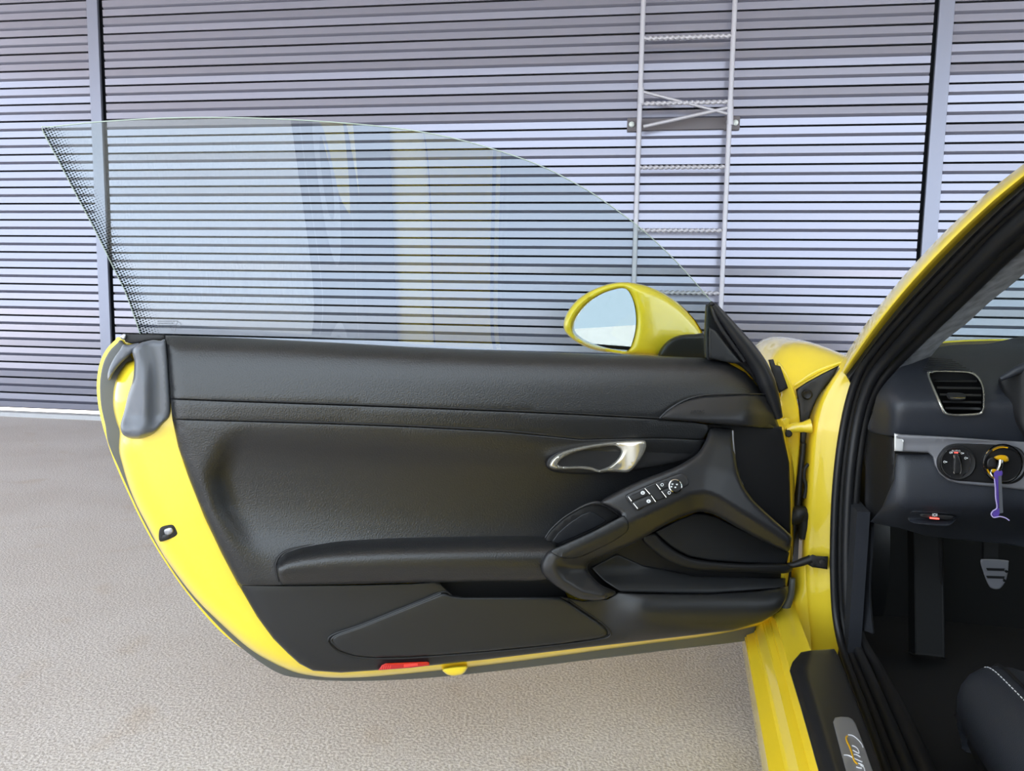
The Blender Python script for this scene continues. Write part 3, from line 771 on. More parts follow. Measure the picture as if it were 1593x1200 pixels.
# exterior mirror
MD = -0.16
def mrp(x, y, d=0.0): return dr(x, y, MD + d)
mh = [(876.5, 508), (879, 494), (887, 479), (900, 465), (920, 452), (945, 442.5), (968, 439), (990, 441), (1012, 447), (1035, 458), (1058, 474), (1076, 492), (1088, 508), (1095, 524), (1092, 545), (1070, 556), (1030, 556), (985, 553), (950, 549), (922, 544), (898, 533), (882, 520)]
gl_open = [(891, 513), (893, 501), (901, 487), (916, 471), (936, 458), (955, 451.5), (970, 450), (978, 457), (984, 472), (987, 490), (987, 508), (983, 528), (975, 544), (955, 543), (930, 538), (908, 530), (895, 521)]
def mh_h(x, y): return 0.02 - 0.06 * sm(985, 1095, x)
relief('mirror_housing', mh, mh_h, -0.05, mrp, YEL, door, holes=[gl_open], res=7, rnd=(12, 0.03), step=4, back=(60, 0.08), ang=80)
mg = [(889, 513), (891, 500), (900, 485), (915, 470), (936, 457), (955, 450.5), (972, 449), (980, 457), (986, 472), (989, 490), (989, 508), (985, 528), (976, 546), (955, 545), (928, 540), (906, 532), (893, 522)]
def mg_d(x, y): return -0.012 + (x - 940) * 0.00054 + (y - 500) * 0.000012
relief('mirror_pane', mg, mg_d, lambda x, y: mg_d(x, y) - 0.01, mrp, MIR, door, res=20, step=5, ang=20)
relief('mirror_foot', [(1024, 556), (1030, 540), (1042, 528), (1058, 521.5), (1080, 520), (1099, 522), (1100, 560), (1050, 560)], 0.03, -0.06, mrp, SAT, door, res=6, rnd=(6, 0.02), step=4)
# red reflector at the lower edge
relief('door_reflector', [(588, 1043.5), (594, 1035), (600, 1032), (664, 1029.5), (668, 1031), (668, 1036), (640, 1039.5)], 0.034, 0.0, dr, RED, door, res=4, rnd=(1.5, 0.003), curved=False, step=3)
for k in range(5):
    x = 592 + k * 3.4
    flatmark('reflector_facet', [(x, 1042.0 - k * 0.3), (x + 1.6, 1035.5), (x + 2.8, 1035.5), (x + 1.4, 1042.0 - k * 0.3)], 0.0346, door, dr, REDL)
flatmark('reflector_facet', [(628, 1034), (650, 1032), (650, 1036), (628, 1039)], 0.0346, door, dr, REDL)

# ------------------------------------------------------------------ BODY AROUND THE DOOR OPENING
# hinge pillar face
pl = [(1312, 572), (1292, 592), (1274, 615), (1262, 640), (1254, 670), (1250, 710), (1247, 770), (1243, 840), (1241, 900), (1243, 960), (1246, 1020), (1250, 1060)]
pm = [(1322, 574), (1306, 598), (1292, 625), (1283, 655), (1277, 700), (1272, 770), (1268, 840), (1268, 900), (1272, 960), (1280, 1020), (1290, 1060)]
pr = [(1334, 576), (1324, 605), (1316, 635), (1310, 670), (1304, 720), (1299, 780), (1296, 840), (1296, 900), (1298, 955), (1304, 1005), (1316, 1060)]
loft('hinge_pillar', [[cf(x, y, 0.06) for x, y in pl], [cf(x, y, -0.005) for x, y in [(x - 16, y) for x, y in pm]], [cf(x, y, -0.02) for x, y in pm], [cf(x, y, -0.035) for x, y in pr]], YEL, car, nu=50, nv=6, thick=0.004)
# door-opening rubber seals (one outer bead, one inner bulb)
def car_f(y_):   # the opening runs from the roof (rearward) to the sill (rearward again)
    return itp(y_, [(200, -0.62), (300, -0.50), (400, -0.36), (500, -0.20), (570, -0.09), (640, -0.05), (800, -0.05), (950, -0.06), (1010, -0.10), (1080, -0.22), (1140, -0.32), (1200, -0.42), (1260, -0.52)])
def sealpath(pts, off=0.0): return [cf(x, y, car_f(y) + off) for x, y in pts]
so = [(1640, 262), (1600, 296), (1540, 350), (1480, 410), (1430, 462), (1390, 506), (1356, 548), (1336, 580), (1322, 620), (1312, 665), (1304, 720), (1299, 780), (1297, 840), (1297, 900), (1300, 955), (1308, 1000), (1324, 1050), (1350, 1118), (1380, 1200), (1400, 1250)]
tube('door_opening_seal', sealpath(so, -0.01), 0.0075, RUB, car, 10, cnt=90)
s2 = [(x + dx, y + dy) for (x, y), dx, dy in zip(so, [6, 6, 6, 7, 8, 9, 9, 9, 9, 9, 9, 9, 9, 9, 9, 10, 12, 13, 14, 14], [7, 7, 7, 7, 6, 5, 4, 3, 1, 0, 0, 0, 0, 0, 0, 0, -2, -4, -4, -4])]
tube('door_opening_seal', sealpath(s2, 0.004), 0.009, DKP, car, 10, cnt=90)
s3 = [(x + dx, y + dy) for (x, y), dx, dy in zip(so, [16, 16, 16, 18, 20, 22, 22, 21, 20, 20, 20, 20, 20, 20, 20, 21, 25, 27, 30, 30], [22, 22, 21, 20, 17, 14, 10, 7, 3, 0, 0, 0, 0, 0, 0, -2, -5, -8, -10, -10])]
tube('door_opening_seal', sealpath(s3, -0.006), [.019, .019, .018, .017, .0155, .014, .0125, .0115, .0105, .01, .01, .01, .01, .01, .01, .01, .011, .012, .012, .012], RUB, car, 12, cnt=90)
s4 = [(x + dx, y + dy) for (x, y), dx, dy in zip(so, [26, 26, 26, 30, 34, 36, 36, 34, 31, 31, 31, 31, 31, 31, 31, 33, 42, 46, 52, 52], [40, 40, 38, 35, 30, 25, 18, 12, 5, 0, 0, 0, 0, 0, 0, -4, -10, -14, -18, -18])]
tube('door_opening_seal', sealpath(s4, 0.004), [.017, .017, .016, .015, .014, .012, .011, .010, .009, .009, .009, .009, .009, .009, .009, .010, .015, .016, .016, .016], DKP, car, 12, cnt=90)
# A-pillar: yellow outer flank, black edge strip, suede-covered inner side
a0 = [(1640, 222), (1593, 263), (1540, 305), (1480, 360), (1430, 412), (1390, 458), (1350, 510), (1320, 556), (1308, 576)]
a1 = [(1640, 240), (1600, 277), (1548, 322), (1490, 378), (1440, 430), (1398, 478), (1360, 526), (1330, 566), (1316, 584)]
loft('pillar_flank', [[cf(x - 3, y - 6, car_f(y) + 0.07) for x, y in a0], [cf(x, y, car_f(y) + 0.02) for x, y in a0], [cf((x + u) / 2, (y + v) / 2, car_f(y) - 0.005) for (x, y), (u, v) in zip(a0, a1)], [cf(x, y, car_f(y) + 0.0) for x, y in a1]], YEL, car, nu=40, nv=4, thick=0.004)
b0 = a1
b1 = [(1640, 262), (1600, 296), (1540, 350), (1480, 410), (1430, 462), (1390, 506), (1356, 548), (1336, 580), (1326, 600)]
loft('pillar_edge_strip', [[cf(x, y, car_f(y) + 0.002) for x, y in b0], [cf((x + u) / 2, (y + v) / 2, car_f(y) - 0.004) for (x, y), (u, v) in zip(b0, b1)], [cf(x, y, car_f(y) + 0.005) for x, y in b1]], RUB, car, nu=40, nv=3, thick=0.003)
tube('pillar_edge_bead', [cf(x + 4, y + 5, car_f(y) - 0.004) for x, y in a1], 0.0028, DKP, car, 8, cnt=60)
c0 = [(1660, 300), (1600, 352), (1540, 408), (1480, 464), (1430, 512), (1400, 545), (1378, 575), (1362, 606), (1356, 640)]
c1 = [(1668, 320), (1608, 375), (1553, 425), (1500, 473), (1458, 512), (1432, 536), (1412, 560), (1398, 584), (1380, 622)]
c2 = [(1680, 350), (1625, 398), (1580, 438), (1540, 470), (1503, 504), (1470, 530), (1448, 555), (1432, 576), (1404, 622)]
loft('pillar_inner_trim', [[cf(x, y, car_f(y) + 0.03) for x, y in c0], [cf(x, y, car_f(y) + 0.0) for x, y in c1], [cf(x, y, car_f(y) + 0.05) for x, y in c2]], ALC, car, nu=40, nv=6, thick=0.006)

# ---- front wing and bonnet (car coordinates: right, forward, up)
def cl(L): return [cw(*p) for p in L]
zc = cf(1250, 528, 0.42).z
wing = [
    cl([(0.115, 0.05, 0.30), (0.06, 0.10, 0.80), (0.10, 0.16, zc - 0.055)]) if False else
    cl([(-0.035, 0.035, 0.30), (-0.06, 0.035, 0.50), (-0.055, 0.035, 0.66), (-0.035, 0.04, 0.745), (0.00, 0.06, 0.785), (0.04, 0.09, 0.80)]),
    cl([(-0.05, 0.20, 0.30), (-0.085, 0.20, 0.52), (-0.085, 0.20, 0.70), (-0.05, 0.20, zc - 0.045), (0.02, 0.20, zc - 0.012), (0.12, 0.21, zc - 0.035)]),
    cl([(-0.07, 0.42, 0.42), (-0.105, 0.42, 0.58), (-0.10, 0.42, 0.73), (-0.05, 0.42, zc - 0.022), (0.04, 0.42, zc), (0.16, 0.43, zc - 0.045)]),
    cl([(-0.07, 0.85, 0.42), (-0.10, 0.85, 0.58), (-0.09, 0.85, 0.70), (-0.03, 0.85, zc - 0.05), (0.06, 0.85, zc - 0.03), (0.18, 0.85, zc - 0.075)]),
    cl([(0.02, 1.25, 0.32), (-0.02, 1.25, 0.46), (0.0, 1.25, 0.58), (0.05, 1.25, zc - 0.17), (0.12, 1.25, zc - 0.15), (0.22, 1.25, zc - 0.17)])]
loft('front_wing', wing, YEL, car, nu=30, nv=8, thick=0.004)
bon = []
zb = cf(1530, 530, 0.55).z
for f_, zz in ((0.42, zb - 0.004), (0.85, zb - 0.03), (1.25, zc - 0.14), (1.55, 0.55)):
    bon.append(cl([(0.175 + 0.04 * (f_ > 0.6), f_, zz - 0.06), (0.26, f_ + 0.02, zz - 0.025), (0.45, f_ + 0.04, zz + 0.008), (0.85, f_ + 0.07, zz + 0.016), (1.25, f_ + 0.04, zz + 0.008), (1.53, f_, zz - 0.012)]))
loft('bonnet', bon, YEL, car, nu=40, nv=8, thick=0.004)
w2 = [[CO + (p - CO) - CR * ((p - CO).dot(CR)) + CR * (1.70 - (p - CO).dot(CR)) for p in L] for L in wing]
loft('front_wing', w2, YEL, car, nu=30, nv=8, thick=0.004)
boxo('bumper', cw(0.85, 1.42, 0.38), [CR, CF, Vector((0, 0, 1))], (0.72, 0.16, 0.17), YEL, car, 0.08)
# front wheels
for r_ in (0.06, 1.64):
    ax = CR if r_ < 1 else -CR
    c = cw(r_, 0.62, 0.32)
    w = lathe('front_wheel', c, ax, [(0.19, -0.02), (0.29, -0.025), (0.315, 0.0), (0.32, 0.05), (0.32, 0.17), (0.31, 0.21), (0.2, 0.21)], RUB, car, 48)
    lathe('rim', c, ax, [(0.05, 0.0), (0.06, -0.005), (0.19, 0.0), (0.215, -0.012), (0.225, 0.0), (0.2, 0.15)], SLV, w, 48)
# parts in the hinge gap
def gp(f_): return lambda x, y, d=0.0: cf(x, y, f_ - d)
relief('wing_edge', [(1208, 566), (1214, 566), (1224, 582), (1234, 604), (1242, 632), (1244.5, 665), (1244, 700), (1240, 740), (1234, 785), (1230, 830), (1222, 830), (1226, 760), (1224, 710), (1218, 680), (1212, 655), (1209, 630), (1211, 610)], 0.0, -0.03, gp(0.03), YEL, car, res=8, rnd=(4, 0.006), step=4)
relief('wing_liner', [(1238, 606), (1256, 594), (1280, 581), (1306, 568), (1298, 584), (1282, 604), (1270, 624), (1260, 648), (1256, 672), (1253, 700), (1249, 740), (1244, 800), (1238, 840), (1230, 838), (1234, 790), (1241, 740), (1245, 700), (1245, 665), (1242.5, 632)], 0.0, -0.03, gp(0.05), GRY if False else PLA, car, res=8, rnd=(3, 0.004), curved=False, step=4)
lathe('liner_clip', cf(1255.5, 614, 0.045), -CF, [(0.011, -0.004), (0.011, 0.003), (0.008, 0.006), (0.004, 0.004), (0.0, 0.004)], DKP, car, 20)
relief('wing_lip', [(1236, 603), (1246, 597), (1262, 588), (1280, 578), (1300, 570), (1310, 566), (1312, 562), (1296, 566), (1276, 573), (1258, 582), (1244, 592), (1235, 598)], 0.004, -0.02, gp(0.04), YEL, car, res=4, rnd=(2, 0.003), step=3)
relief('black_corner_foam', [(1195, 560), (1203, 559), (1206, 568), (1214, 570), (1226, 604), (1212, 612), (1204, 590)], 0.0, -0.04, gp(0.0), DKP, car, res=6, rnd=(2, 0.003), curved=False)
tube('door_hinge', [cf(x, y, -0.01) for x, y in ((1224, 669), (1234, 666), (1246, 665), (1262, 663))], [0.009, 0.0105, 0.011, 0.016], YEL, car, 14)
relief('hinge_leaf', [(1206, 655), (1222, 650), (1229, 652), (1228, 662), (1222, 672), (1226, 690), (1224, 720), (1218, 700), (1212, 672)], 0.004, -0.02, gp(-0.01), YEL, car, res=5, rnd=(2, 0.003), curved=False)
lathe('hinge_bolt', cf(1226.5, 675, -0.024), -CF, [(0.0075, -0.01), (0.0075, 0.002), (0.005, 0.004), (0.0, 0.004)], DKP, car, 12)
tube('harness_boot', [cf(x, y, 0.0) for x, y in ((1228, 808), (1238, 803), (1248, 800), (1252, 818), (1248, 838))], [0.016, .02, .014, .012, .008], DKP, car, 12)
tube('pillar_gap_seal', [cf(x, y, 0.02) for x, y in ((1250, 690), (1246, 730), (1242, 780), (1234, 830), (1230, 862))], 0.006, RUB, car, 8)
tube('hinge_wire', [cf(x, y, 0.0) for x, y in ((1258, 722), (1252, 730), (1251, 745), (1254, 758), (1251, 775))], 0.004, DKP, car, 8)
# check strap
cs = tube('check_strap', [cf(x, y, -0.05) for x, y in ((1218, 881), (1235, 879), (1250, 874), (1262, 870))], [0.006, 0.006, 0.008, 0.009], DKP, car, 10)
relief('strap_bracket', [(1258, 866), (1264, 863), (1270, 865), (1288, 866), (1287, 886), (1272, 884), (1264, 883), (1257, 879)], 0.012, -0.01, gp(-0.045), DKP, cs, res=5, rnd=(2, 0.004), curved=False)
lathe('strap_bolt', cf(1279, 875, -0.058), -CF, [(0.006, -0.003), (0.006, 0.003), (0.0, 0.004)], SAT, cs, 8)
# lower front corner of the opening
loft('jamb_foot', [[cf(x, y, 0.05) for x, y in ((1226, 880), (1228, 915), (1226, 938), (1216, 962), (1204, 988), (1200, 1010))], [cf(x, y, 0.0) for x, y in ((1243, 880), (1243, 915), (1236, 938), (1228, 962), (1222, 988), (1220, 1010))], [cf(x, y, -0.01) for x, y in ((1256, 880), (1258, 915), (1258, 945), (1260, 970), (1262, 1000), (1264, 1020))]], YEL, car, nu=24, nv=4, thick=0.004)
tube('jamb_seal', [cf(x, y, -0.03) for x, y in ((1233, 900), (1230, 925), (1222, 945), (1212, 965), (1206, 984))], [0.006, .008, .010, .010, .006], GRY, car, 8)
relief('jamb_gusset', [(1176, 978), (1190, 970), (1203, 958), (1204, 972), (1206, 984), (1178, 990)], 0.0, -0.02, gp(0.0), YEL, car, res=5, rnd=(2, 0.003), curved=False)

# ---- sill: stepped yellow section running along the car, guard plate, badge
def szr(x, z, y=1200):
    r, f, _ = tocar(cz(x, y, z)); return r
secx = [(1190, 0.10), (1186, 0.21), (1196, 0.262), (1221, 0.268), (1243, 0.298), (1260, 0.302), (1274, 0.335), (1300, 0.338), (1330, 0.34)]
sec = [(szr(x, z), z) for x, z in secx]
L0 = [cw(r, 0.04, z) for r, z in sec]
lines = []
for f_ in (0.03, -0.30, -0.80, -1.38):
    lines.append([cw(r, f_, z) for r, z in sec])
loft('sill', lines, YEL, car, nu=9, nv=1, thick=0.003, straight=False, ang=20) if False else None
bm = bmesh.new()
rows = [[bm.verts.new(p) for p in L] for L in lines]
for A, B in zip(rows, rows[1:]):
    for i in range(len(A) - 1): bm.faces.new([A[i], A[i + 1], B[i + 1], B[i]])
bot = [[bm.verts.new(cw(sec[0][0] + 0.01, f_, 0.09)), bm.verts.new(cw(sec[-1][0], f_, 0.09))] for f_ in (0.03, -0.30, -0.80, -1.38)]
for i in range(3):
    bm.faces.new([rows[i][0], rows[i + 1][0], bot[i + 1][0], bot[i][0]]); bm.faces.new([rows[i][-1], rows[i + 1][-1], bot[i + 1][1], bot[i][1]]); bm.faces.new([bot[i][0], bot[i + 1][0], bot[i + 1][1], bot[i][1]])
for i in (0, 3): bm.faces.new(rows[i] + [bot[i][1], bot[i][0]])
bmesh.ops.bevel(bm, geom=[e for e in bm.edges if len(e.link_faces) == 2 and abs((e.verts[0].co - e.verts[1].co).normalized().dot(CF)) > 0.99], offset=0.004, segments=2, affect='EDGES')
finish(bm, 'sill', YEL, car, True, 40)
ZP = 0.352
def plate(x, y, d=0.0): return cz(x, y, ZP + d)
gd = [(1228, 1044), (1233, 1030), (1246, 1015), (1262, 1012), (1298, 1010), (1304, 1020), (1316, 1050), (1335, 1100), (1358, 1160), (1376, 1215), (1280, 1225), (1262, 1160), (1245, 1100)]
def gd_h(x, y):
    xe = itp(y, [(1010, 1243), (1044, 1230), (1100, 1247), (1200, 1277)])
    return -0.007 * (1 - sm(4, 24, x - xe))
sp_ = relief('sill_guard', gd, gd_h, -0.06, plate, SAT, car, res=6, rnd=(2, 0.003), curved=False, step=4)
bd = [(1296, 1124), (1299, 1117), (1308, 1115.5), (1320, 1116), (1326, 1119), (1331, 1126), (1338, 1144), (1348, 1172), (1362, 1212), (1322, 1222), (1312, 1185), (1303, 1152)]
relief('badge_plate', bd, 0.004, -0.004, plate, BDG, sp_, res=6, rnd=(1.5, 0.0015), curved=False, step=3)
def bx(u, v): return (1193 + u / 7.479, 1040 + v / 7.479)
def stroke(name, pts, r, m): return tube(name, [plate(*bx(*p), 0.0048) for p in pts], r, m, sp_, 6, cnt=24)
stroke('script_letter', [(945, 775), (1000, 785), (1060, 830), (1100, 880), (1118, 920)], 0.0008, SCR)
stroke('script_letter', [(935, 790), (922, 812), (935, 860), (960, 910), (980, 960), (998, 1020), (1010, 1060), (1030, 1095), (1055, 1115)], 0.0013, KEYY)
stroke('script_letter', [(990, 900), (1030, 915), (1060, 945), (1070, 990), (1020, 965), (1000, 955)], 0.0008, SCR)
stroke('script_letter', [(895, 1010), (950, 1015), (1010, 1045), (1060, 1070), (1110, 1090)], 0.0008, SCR)
stroke('script_letter', [(1010, 1005), (1050, 1010), (1090, 1035)], 0.0008, SCR)
stroke('script_letter', [(1060, 1105), (1100, 1120), (1125, 1138)], 0.0008, SCR)
stroke('script_letter', [(1040, 1150), (1075, 1160), (1105, 1165)], 0.0008, SCR)
stroke('script_letter', [(1090, 1130), (1125, 1150), (1140, 1190), (1150, 1230)], 0.0008, SCR)

# ---- cabin shell: floor, side, bulkhead, roof, rear quarter, so the inside is closed as a car is
boxo('underbody', cw(0.85, -0.5, 0.13), [CR, CF, Vector((0, 0, 1))], (0.74, 1.35, 0.04), DKP, car, 0.01)
boxo('rear_underbody', cw(0.85, -2.2, 0.15), [CR, CF, Vector((0, 0, 1))], (0.70, 0.5, 0.04), DKP, car, 0.01)
boxo('footwell_floor', cw(0.72, -0.25, 0.185), [CR, CF, Vector((0, 0, 1))], (0.58, 0.85, 0.015), FOO, car)
boxo('bulkhead', cw(0.78, 0.36, 0.45), [CR, CF, Vector((0, 0, 1))], (0.66, 0.02, 0.27), FOO, car)
loft('kick_panel', [[cr(x, y, 0.12) for x, y in ((1334, 812), (1333, 850), (1333, 920), (1338, 980))], [cr(x, y, 0.135) for x, y in ((1360, 815), (1358, 860), (1355, 920), (1360, 985))], [cw(0.16, 0.15, 0.66), cw(0.16, 0.15, 0.55), cw(0.16, 0.15, 0.4), cw(0.16, 0.15, 0.25)]], CPT, car, nu=16, nv=4, thick=0.006)
boxo('kick_wall', cw(0.105, 0.12, 0.37), [CR, CF, Vector((0, 0, 1))], (0.012, 0.24, 0.21), CPT, car)
# footrest panel and pedal
boxo('footrest', (cf(1440, 900, 0.12) + cf(1440, 905, 0.12)) / 2, [CR, (CF * 0.3 + Vector((0, 0, 1))).normalized(), (CF - Vector((0, 0, 0.3))).normalized()], (0.03, 0.16, 0.02), FOO, car, 0.004)
tube('footrest_edge', [cf(1461, 828, 0.10), cf(1464, 900, 0.10), cf(1468, 980, 0.10)], 0.0022, SAT, car, 6)
ped = relief('pedal', [(1525, 873), (1532, 870), (1566, 872), (1569, 877), (1566, 900), (1558, 914), (1552, 917), (1544, 916), (1538, 911), (1530, 892)], 0.0, -0.012, gp(0.06), SLV, car, res=5, rnd=(2, 0.003), step=3)
for y in (884, 896):
    relief('pedal_rubber', [(1534, y), (1563, y + 1), (1562, y + 5), (1536, y + 4)], 0.004, -0.002, gp(0.06), DKP, ped, res=4, curved=False)
for x, y in ((1565, 889), (1562, 903)):
    lathe('pedal_rivet', cf(x, y, 0.059), -CF, [(0.003, -0.002), (0.003, 0.002), (0.0, 0.003)], CHR, ped, 10)
boxo('pedal_arm', cf(1540, 850, 0.09), [CR, (Vector((0, 0, 1)) + CF * 0.2).normalized(), CF], (0.014, 0.06, 0.006), FOO, car)

# roof skin, windscreen, far pillar, rear quarter
RL = [cf(1640, 222, car_f(222) + 0.03)]
rr0, rf0, rz0 = tocar(RL[0])
ap = [tocar(cf(x, y, car_f(y) + 0.06)) for x, y in a0]       # near A-pillar line, roof end first
ws = []
for t_ in (0.0, 0.25, 0.5, 0.75, 1.0):
    L = []
    for r, f, z in ap:
        rr = r + (1.70 - 2 * r) * t_
        bow = 4 * t_ * (1 - t_)
        L.append(cw(rr, f + 0.17 * bow, z + 0.012 * bow))
    ws.append(L)
loft('windscreen', ws, GLW, car, nu=20, nv=4, thick=0.004)
fl = [[cw(1.70 - r + d, f + e, z) for r, f, z in ap] for d, e in ((0.0, 0.0), (0.03, -0.05), (-0.05, -0.09))]
loft('pillar_flank', fl, YEL, car, nu=30, nv=3, thick=0.01)
roof = []
for df, dz, dr_ in ((0.0, 0.0, 0.0), (-0.25, 0.055, 0.03), (-0.6, 0.07, 0.05), (-1.0, 0.02, 0.06), (-1.5, -0.13, 0.08), (-2.0, -0.33, 0.10)):
    r0 = ap[0][0] + dr_; f0 = ap[0][1] + df; z0 = ap[0][2] + 0.02 + dz
    roof.append(cl([(r0, f0, z0 - 0.02), (r0 + 0.12, f0 + 0.05, z0 + 0.015), (0.5, f0 + 0.13, z0 + 0.03), (0.85, f0 + 0.16, z0 + 0.035), (1.2, f0 + 0.13, z0 + 0.03), (1.58 - r0, f0 + 0.05, z0 + 0.015), (1.70 - r0, f0, z0 - 0.02)]))
loft('roof', roof, YEL, car, nu=40, nv=6, thick=0.02)
# rear quarter with the lock pillar, seen only as a reflection in the door glass
qf = -1.27
jz = [(-0.03, 0.12), (-0.036, 0.4), (-0.040, 0.6), (-0.052, 0.72), (-0.075, 0.82), (-0.025, 0.90), (0.045, 0.97), (0.13, 1.10), (0.19, 1.19)]
def jf(z): return 0.22 * sm(0.9, 1.2, z)
q = [cl([(r, qf - 0.14 + jf(z), z) for r, z in jz]), cl([(r + 0.001, qf - 0.152 + jf(z), z) for r, z in jz])]
flk = [q[1][:7]]
for f_, r0 in ((-1.60, -0.035), (-1.85, -0.045), (-2.15, -0.05), (-2.45, -0.035), (-2.70, 0.01), (-2.86, 0.12)):
    flk.append(cl([(r0 + a, f_, z * (1 - 0.07 * sm(-2.2, -2.9, f_))) for a, z in ((0.03, 0.16), (0.012, 0.34), (0.0, 0.52), (0.0, 0.68), (0.01, 0.79), (0.05, 0.865), (0.13, 0.92))]))
def other_side(L): return [p + CR * (1.70 - 2 * (p - CO).dot(CR)) for p in L]
edge = []                                        # shoulder line, front to rear, and the roof edge above it
def rail(f_):
    t = itp(-f_, [(0.57, 0), (0.82, 1), (1.17, 2), (1.57, 3), (2.07, 4), (2.57, 5)])
    return (ap[0][0] + itp(t, [(0, 0), (1, .03), (2, .05), (3, .06), (4, .08), (5, .10)]), f_, ap[0][2] + itp(t, [(0, 0), (1, .055), (2, .07), (3, .02), (4, -.13), (5, -.33)]))
for mir in (lambda L: L, other_side):
    loft('rear_quarter', [mir(L) for L in flk], YEL, car, nu=30, nv=6, thick=0.006)
    loft('quarter_window', [mir([q[1][6], cw(0.095, -1.60, 0.92), cw(0.085, -1.85, 0.92), cw(0.08, -2.15, 0.92), cw(0.095, -2.45, 0.885)]), mir(cl([rail(-1.12), rail(-1.5), rail(-1.85), rail(-2.2), rail(-2.55)]))], SAT, car, nu=24, nv=1, thick=0.006)
    w = lathe('rear_wheel', mir([cw(-0.058, -2.22, 0.335)])[0], (mir([cw(1, 0, 0)])[0] - mir([cw(0, 0, 0)])[0]), [(0.20, 0.012), (0.30, 0.0), (0.325, 0.02), (0.335, 0.06), (0.335, 0.24), (0.2, 0.24)], RUB, car, 48)
    lathe('rim', mir([cw(-0.05, -2.22, 0.335)])[0], (mir([cw(1, 0, 0)])[0] - mir([cw(0, 0, 0)])[0]), [(0.04, 0.01), (0.06, 0.0), (0.19, 0.012), (0.225, 0.0), (0.23, 0.02), (0.2, 0.2)], SLV, w, 48)
    loft('side_intake', [mir(cl([(-0.040, -1.68, 0.26), (-0.052, -1.66, 0.45), (-0.054, -1.66, 0.65), (-0.05, -1.70, 0.80)])), mir(cl([(-0.045, -1.90, 0.26), (-0.058, -1.90, 0.45), (-0.060, -1.92, 0.65), (-0.055, -1.95, 0.80)]))], DKP, car, nu=12, nv=1, thick=0.004)
rr_ = [flk[-1], [p * 0.75 + other_side([p])[0] * 0.25 - CF * 0.06 for p in flk[-1]], [p * 0.5 + other_side([p])[0] * 0.5 - CF * 0.08 for p in flk[-1]], [p * 0.25 + other_side([p])[0] * 0.75 - CF * 0.06 for p in flk[-1]], other_side(flk[-1])]
loft('rear_bumper', rr_, YEL, car, nu=24, nv=5, thick=0.006)
loft('rear_deck', [cl([(0.25, -2.5, 0.86), (0.55, -2.5, 0.87), (0.85, -2.5, 0.875), (1.15, -2.5, 0.87), (1.45, -2.5, 0.86)]), cl([(0.10, -2.72, 0.845), (0.5, -2.76, 0.86), (0.85, -2.77, 0.862), (1.2, -2.76, 0.86), (1.6, -2.72, 0.845)]), cl([(0.25, -2.88, 0.83), (0.5, -2.92, 0.84), (0.85, -2.94, 0.84), (1.2, -2.92, 0.84), (1.45, -2.88, 0.83)])], YEL, car, nu=30, nv=5, thick=0.006)
loft('far_door', [other_side(cl([(-0.03, f_, 0.22), (-0.05, f_, 0.45), (-0.05, f_, 0.66), (-0.03, f_, 0.80), (0.03, f_, 0.86)])) for f_ in (0.03, -0.4, -0.85, -1.28)], YEL, car, nu=24, nv=4, thick=0.01)
qi = [q[0], cl([(r + 0.02, qf - 0.125 + jf(z), z) for r, z in jz]), cl([(max(0.105, r + 0.06), qf + 0.0 + jf(z), z) for r, z in jz])]
loft('lock_pillar', qi, YEL, car, nu=40, nv=4, thick=0.004)
for r_ in (0.13, 0.165):
    tube('lock_pillar_bead', [cw(max(r_, r + 0.09), qf + 0.0 + jf(z), z) for r, z in jz], 0.008, RUB if r_ > 0.15 else YEL, car, 8)
boxo('rear_bulkhead', cw(0.85, qf - 0.15, 0.55), [CR, CF, Vector((0, 0, 1))], (0.70, 0.03, 0.40), FOO, car)
boxo('far_cabin_side', cw(1.62, -0.62, 0.5), [CR, CF, Vector((0, 0, 1))], (0.03, 0.85, 0.38), FOO, car)

# ------------------------------------------------------------------ DASHBOARD
def ds(x, y, d=0.0): return cf(x, y, -0.20 - d)
def dash_h(x, y):
    b = 0.02 * math.sin(math.pi * min(1, max(0, (y - 575) / 110.0))) - 0.16 * (1 - sm(530, 640, y)) ** 1.2
    return b - 0.10 * (1 - sm(1350, 1412, x)) ** 2
vent = [(1447, 586), (1452, 580.5), (1460, 579), (1500, 580), (1513, 583), (1522, 591), (1528, 605), (1529, 622), (1528, 636), (1523, 642), (1500, 644), (1480, 643.5), (1472, 641), (1467, 632)]
dash = relief('dashboard', [(1350, 668), (1358, 640), (1366, 612), (1392, 580), (1430, 550), (1470, 538.5), (1530, 535.5), (1640, 533), (1640, 700), (1560, 690), (1480, 684), (1396, 679), (1370, 676)], dash_h, -0.2, ds, SEA, car, holes=[vent], res=8, rnd=(3, 0.005), step=5)
tag(dash, 'black dashboard with chrome ringed air vent and silver strip')
relief('vent_cavity', [(1440, 575), (1535, 575), (1535, 650), (1440, 650)], -0.10, -0.14, ds, DKP, dash, curved=False, res=20)
def vh(x, y): return dash_h(x, y) + 0.012
vo = [(1442, 583), (1448, 577), (1458, 575.5), (1502, 576.5), (1516, 580), (1526, 590), (1531.5, 605), (1532.5, 622), (1531, 639), (1525, 646), (1500, 648), (1478, 647), (1468, 644), (1462, 633)]
relief('vent_frame', vo, vh, lambda x, y: dash_h(x, y) - 0.03, ds, SCH, dash, holes=[vent], res=5, rnd=(2, 0.006), step=3)
for yy in (593, 604, 615, 626, 636):
    x0 = itp(yy, [(585, 1450), (640, 1472)]); x1 = itp(yy, [(585, 1515), (605, 1527), (640, 1526)])
    relief('vent_slat', [(x0, yy - 2.6), (x1, yy - 1.6), (x1, yy + 1.8), (x0, yy + 0.8)], lambda x, y: dash_h(x, y) - 0.012, lambda x, y: dash_h(x, y) - 0.05, ds, SAT, dash, curved=False, res=6, step=5)
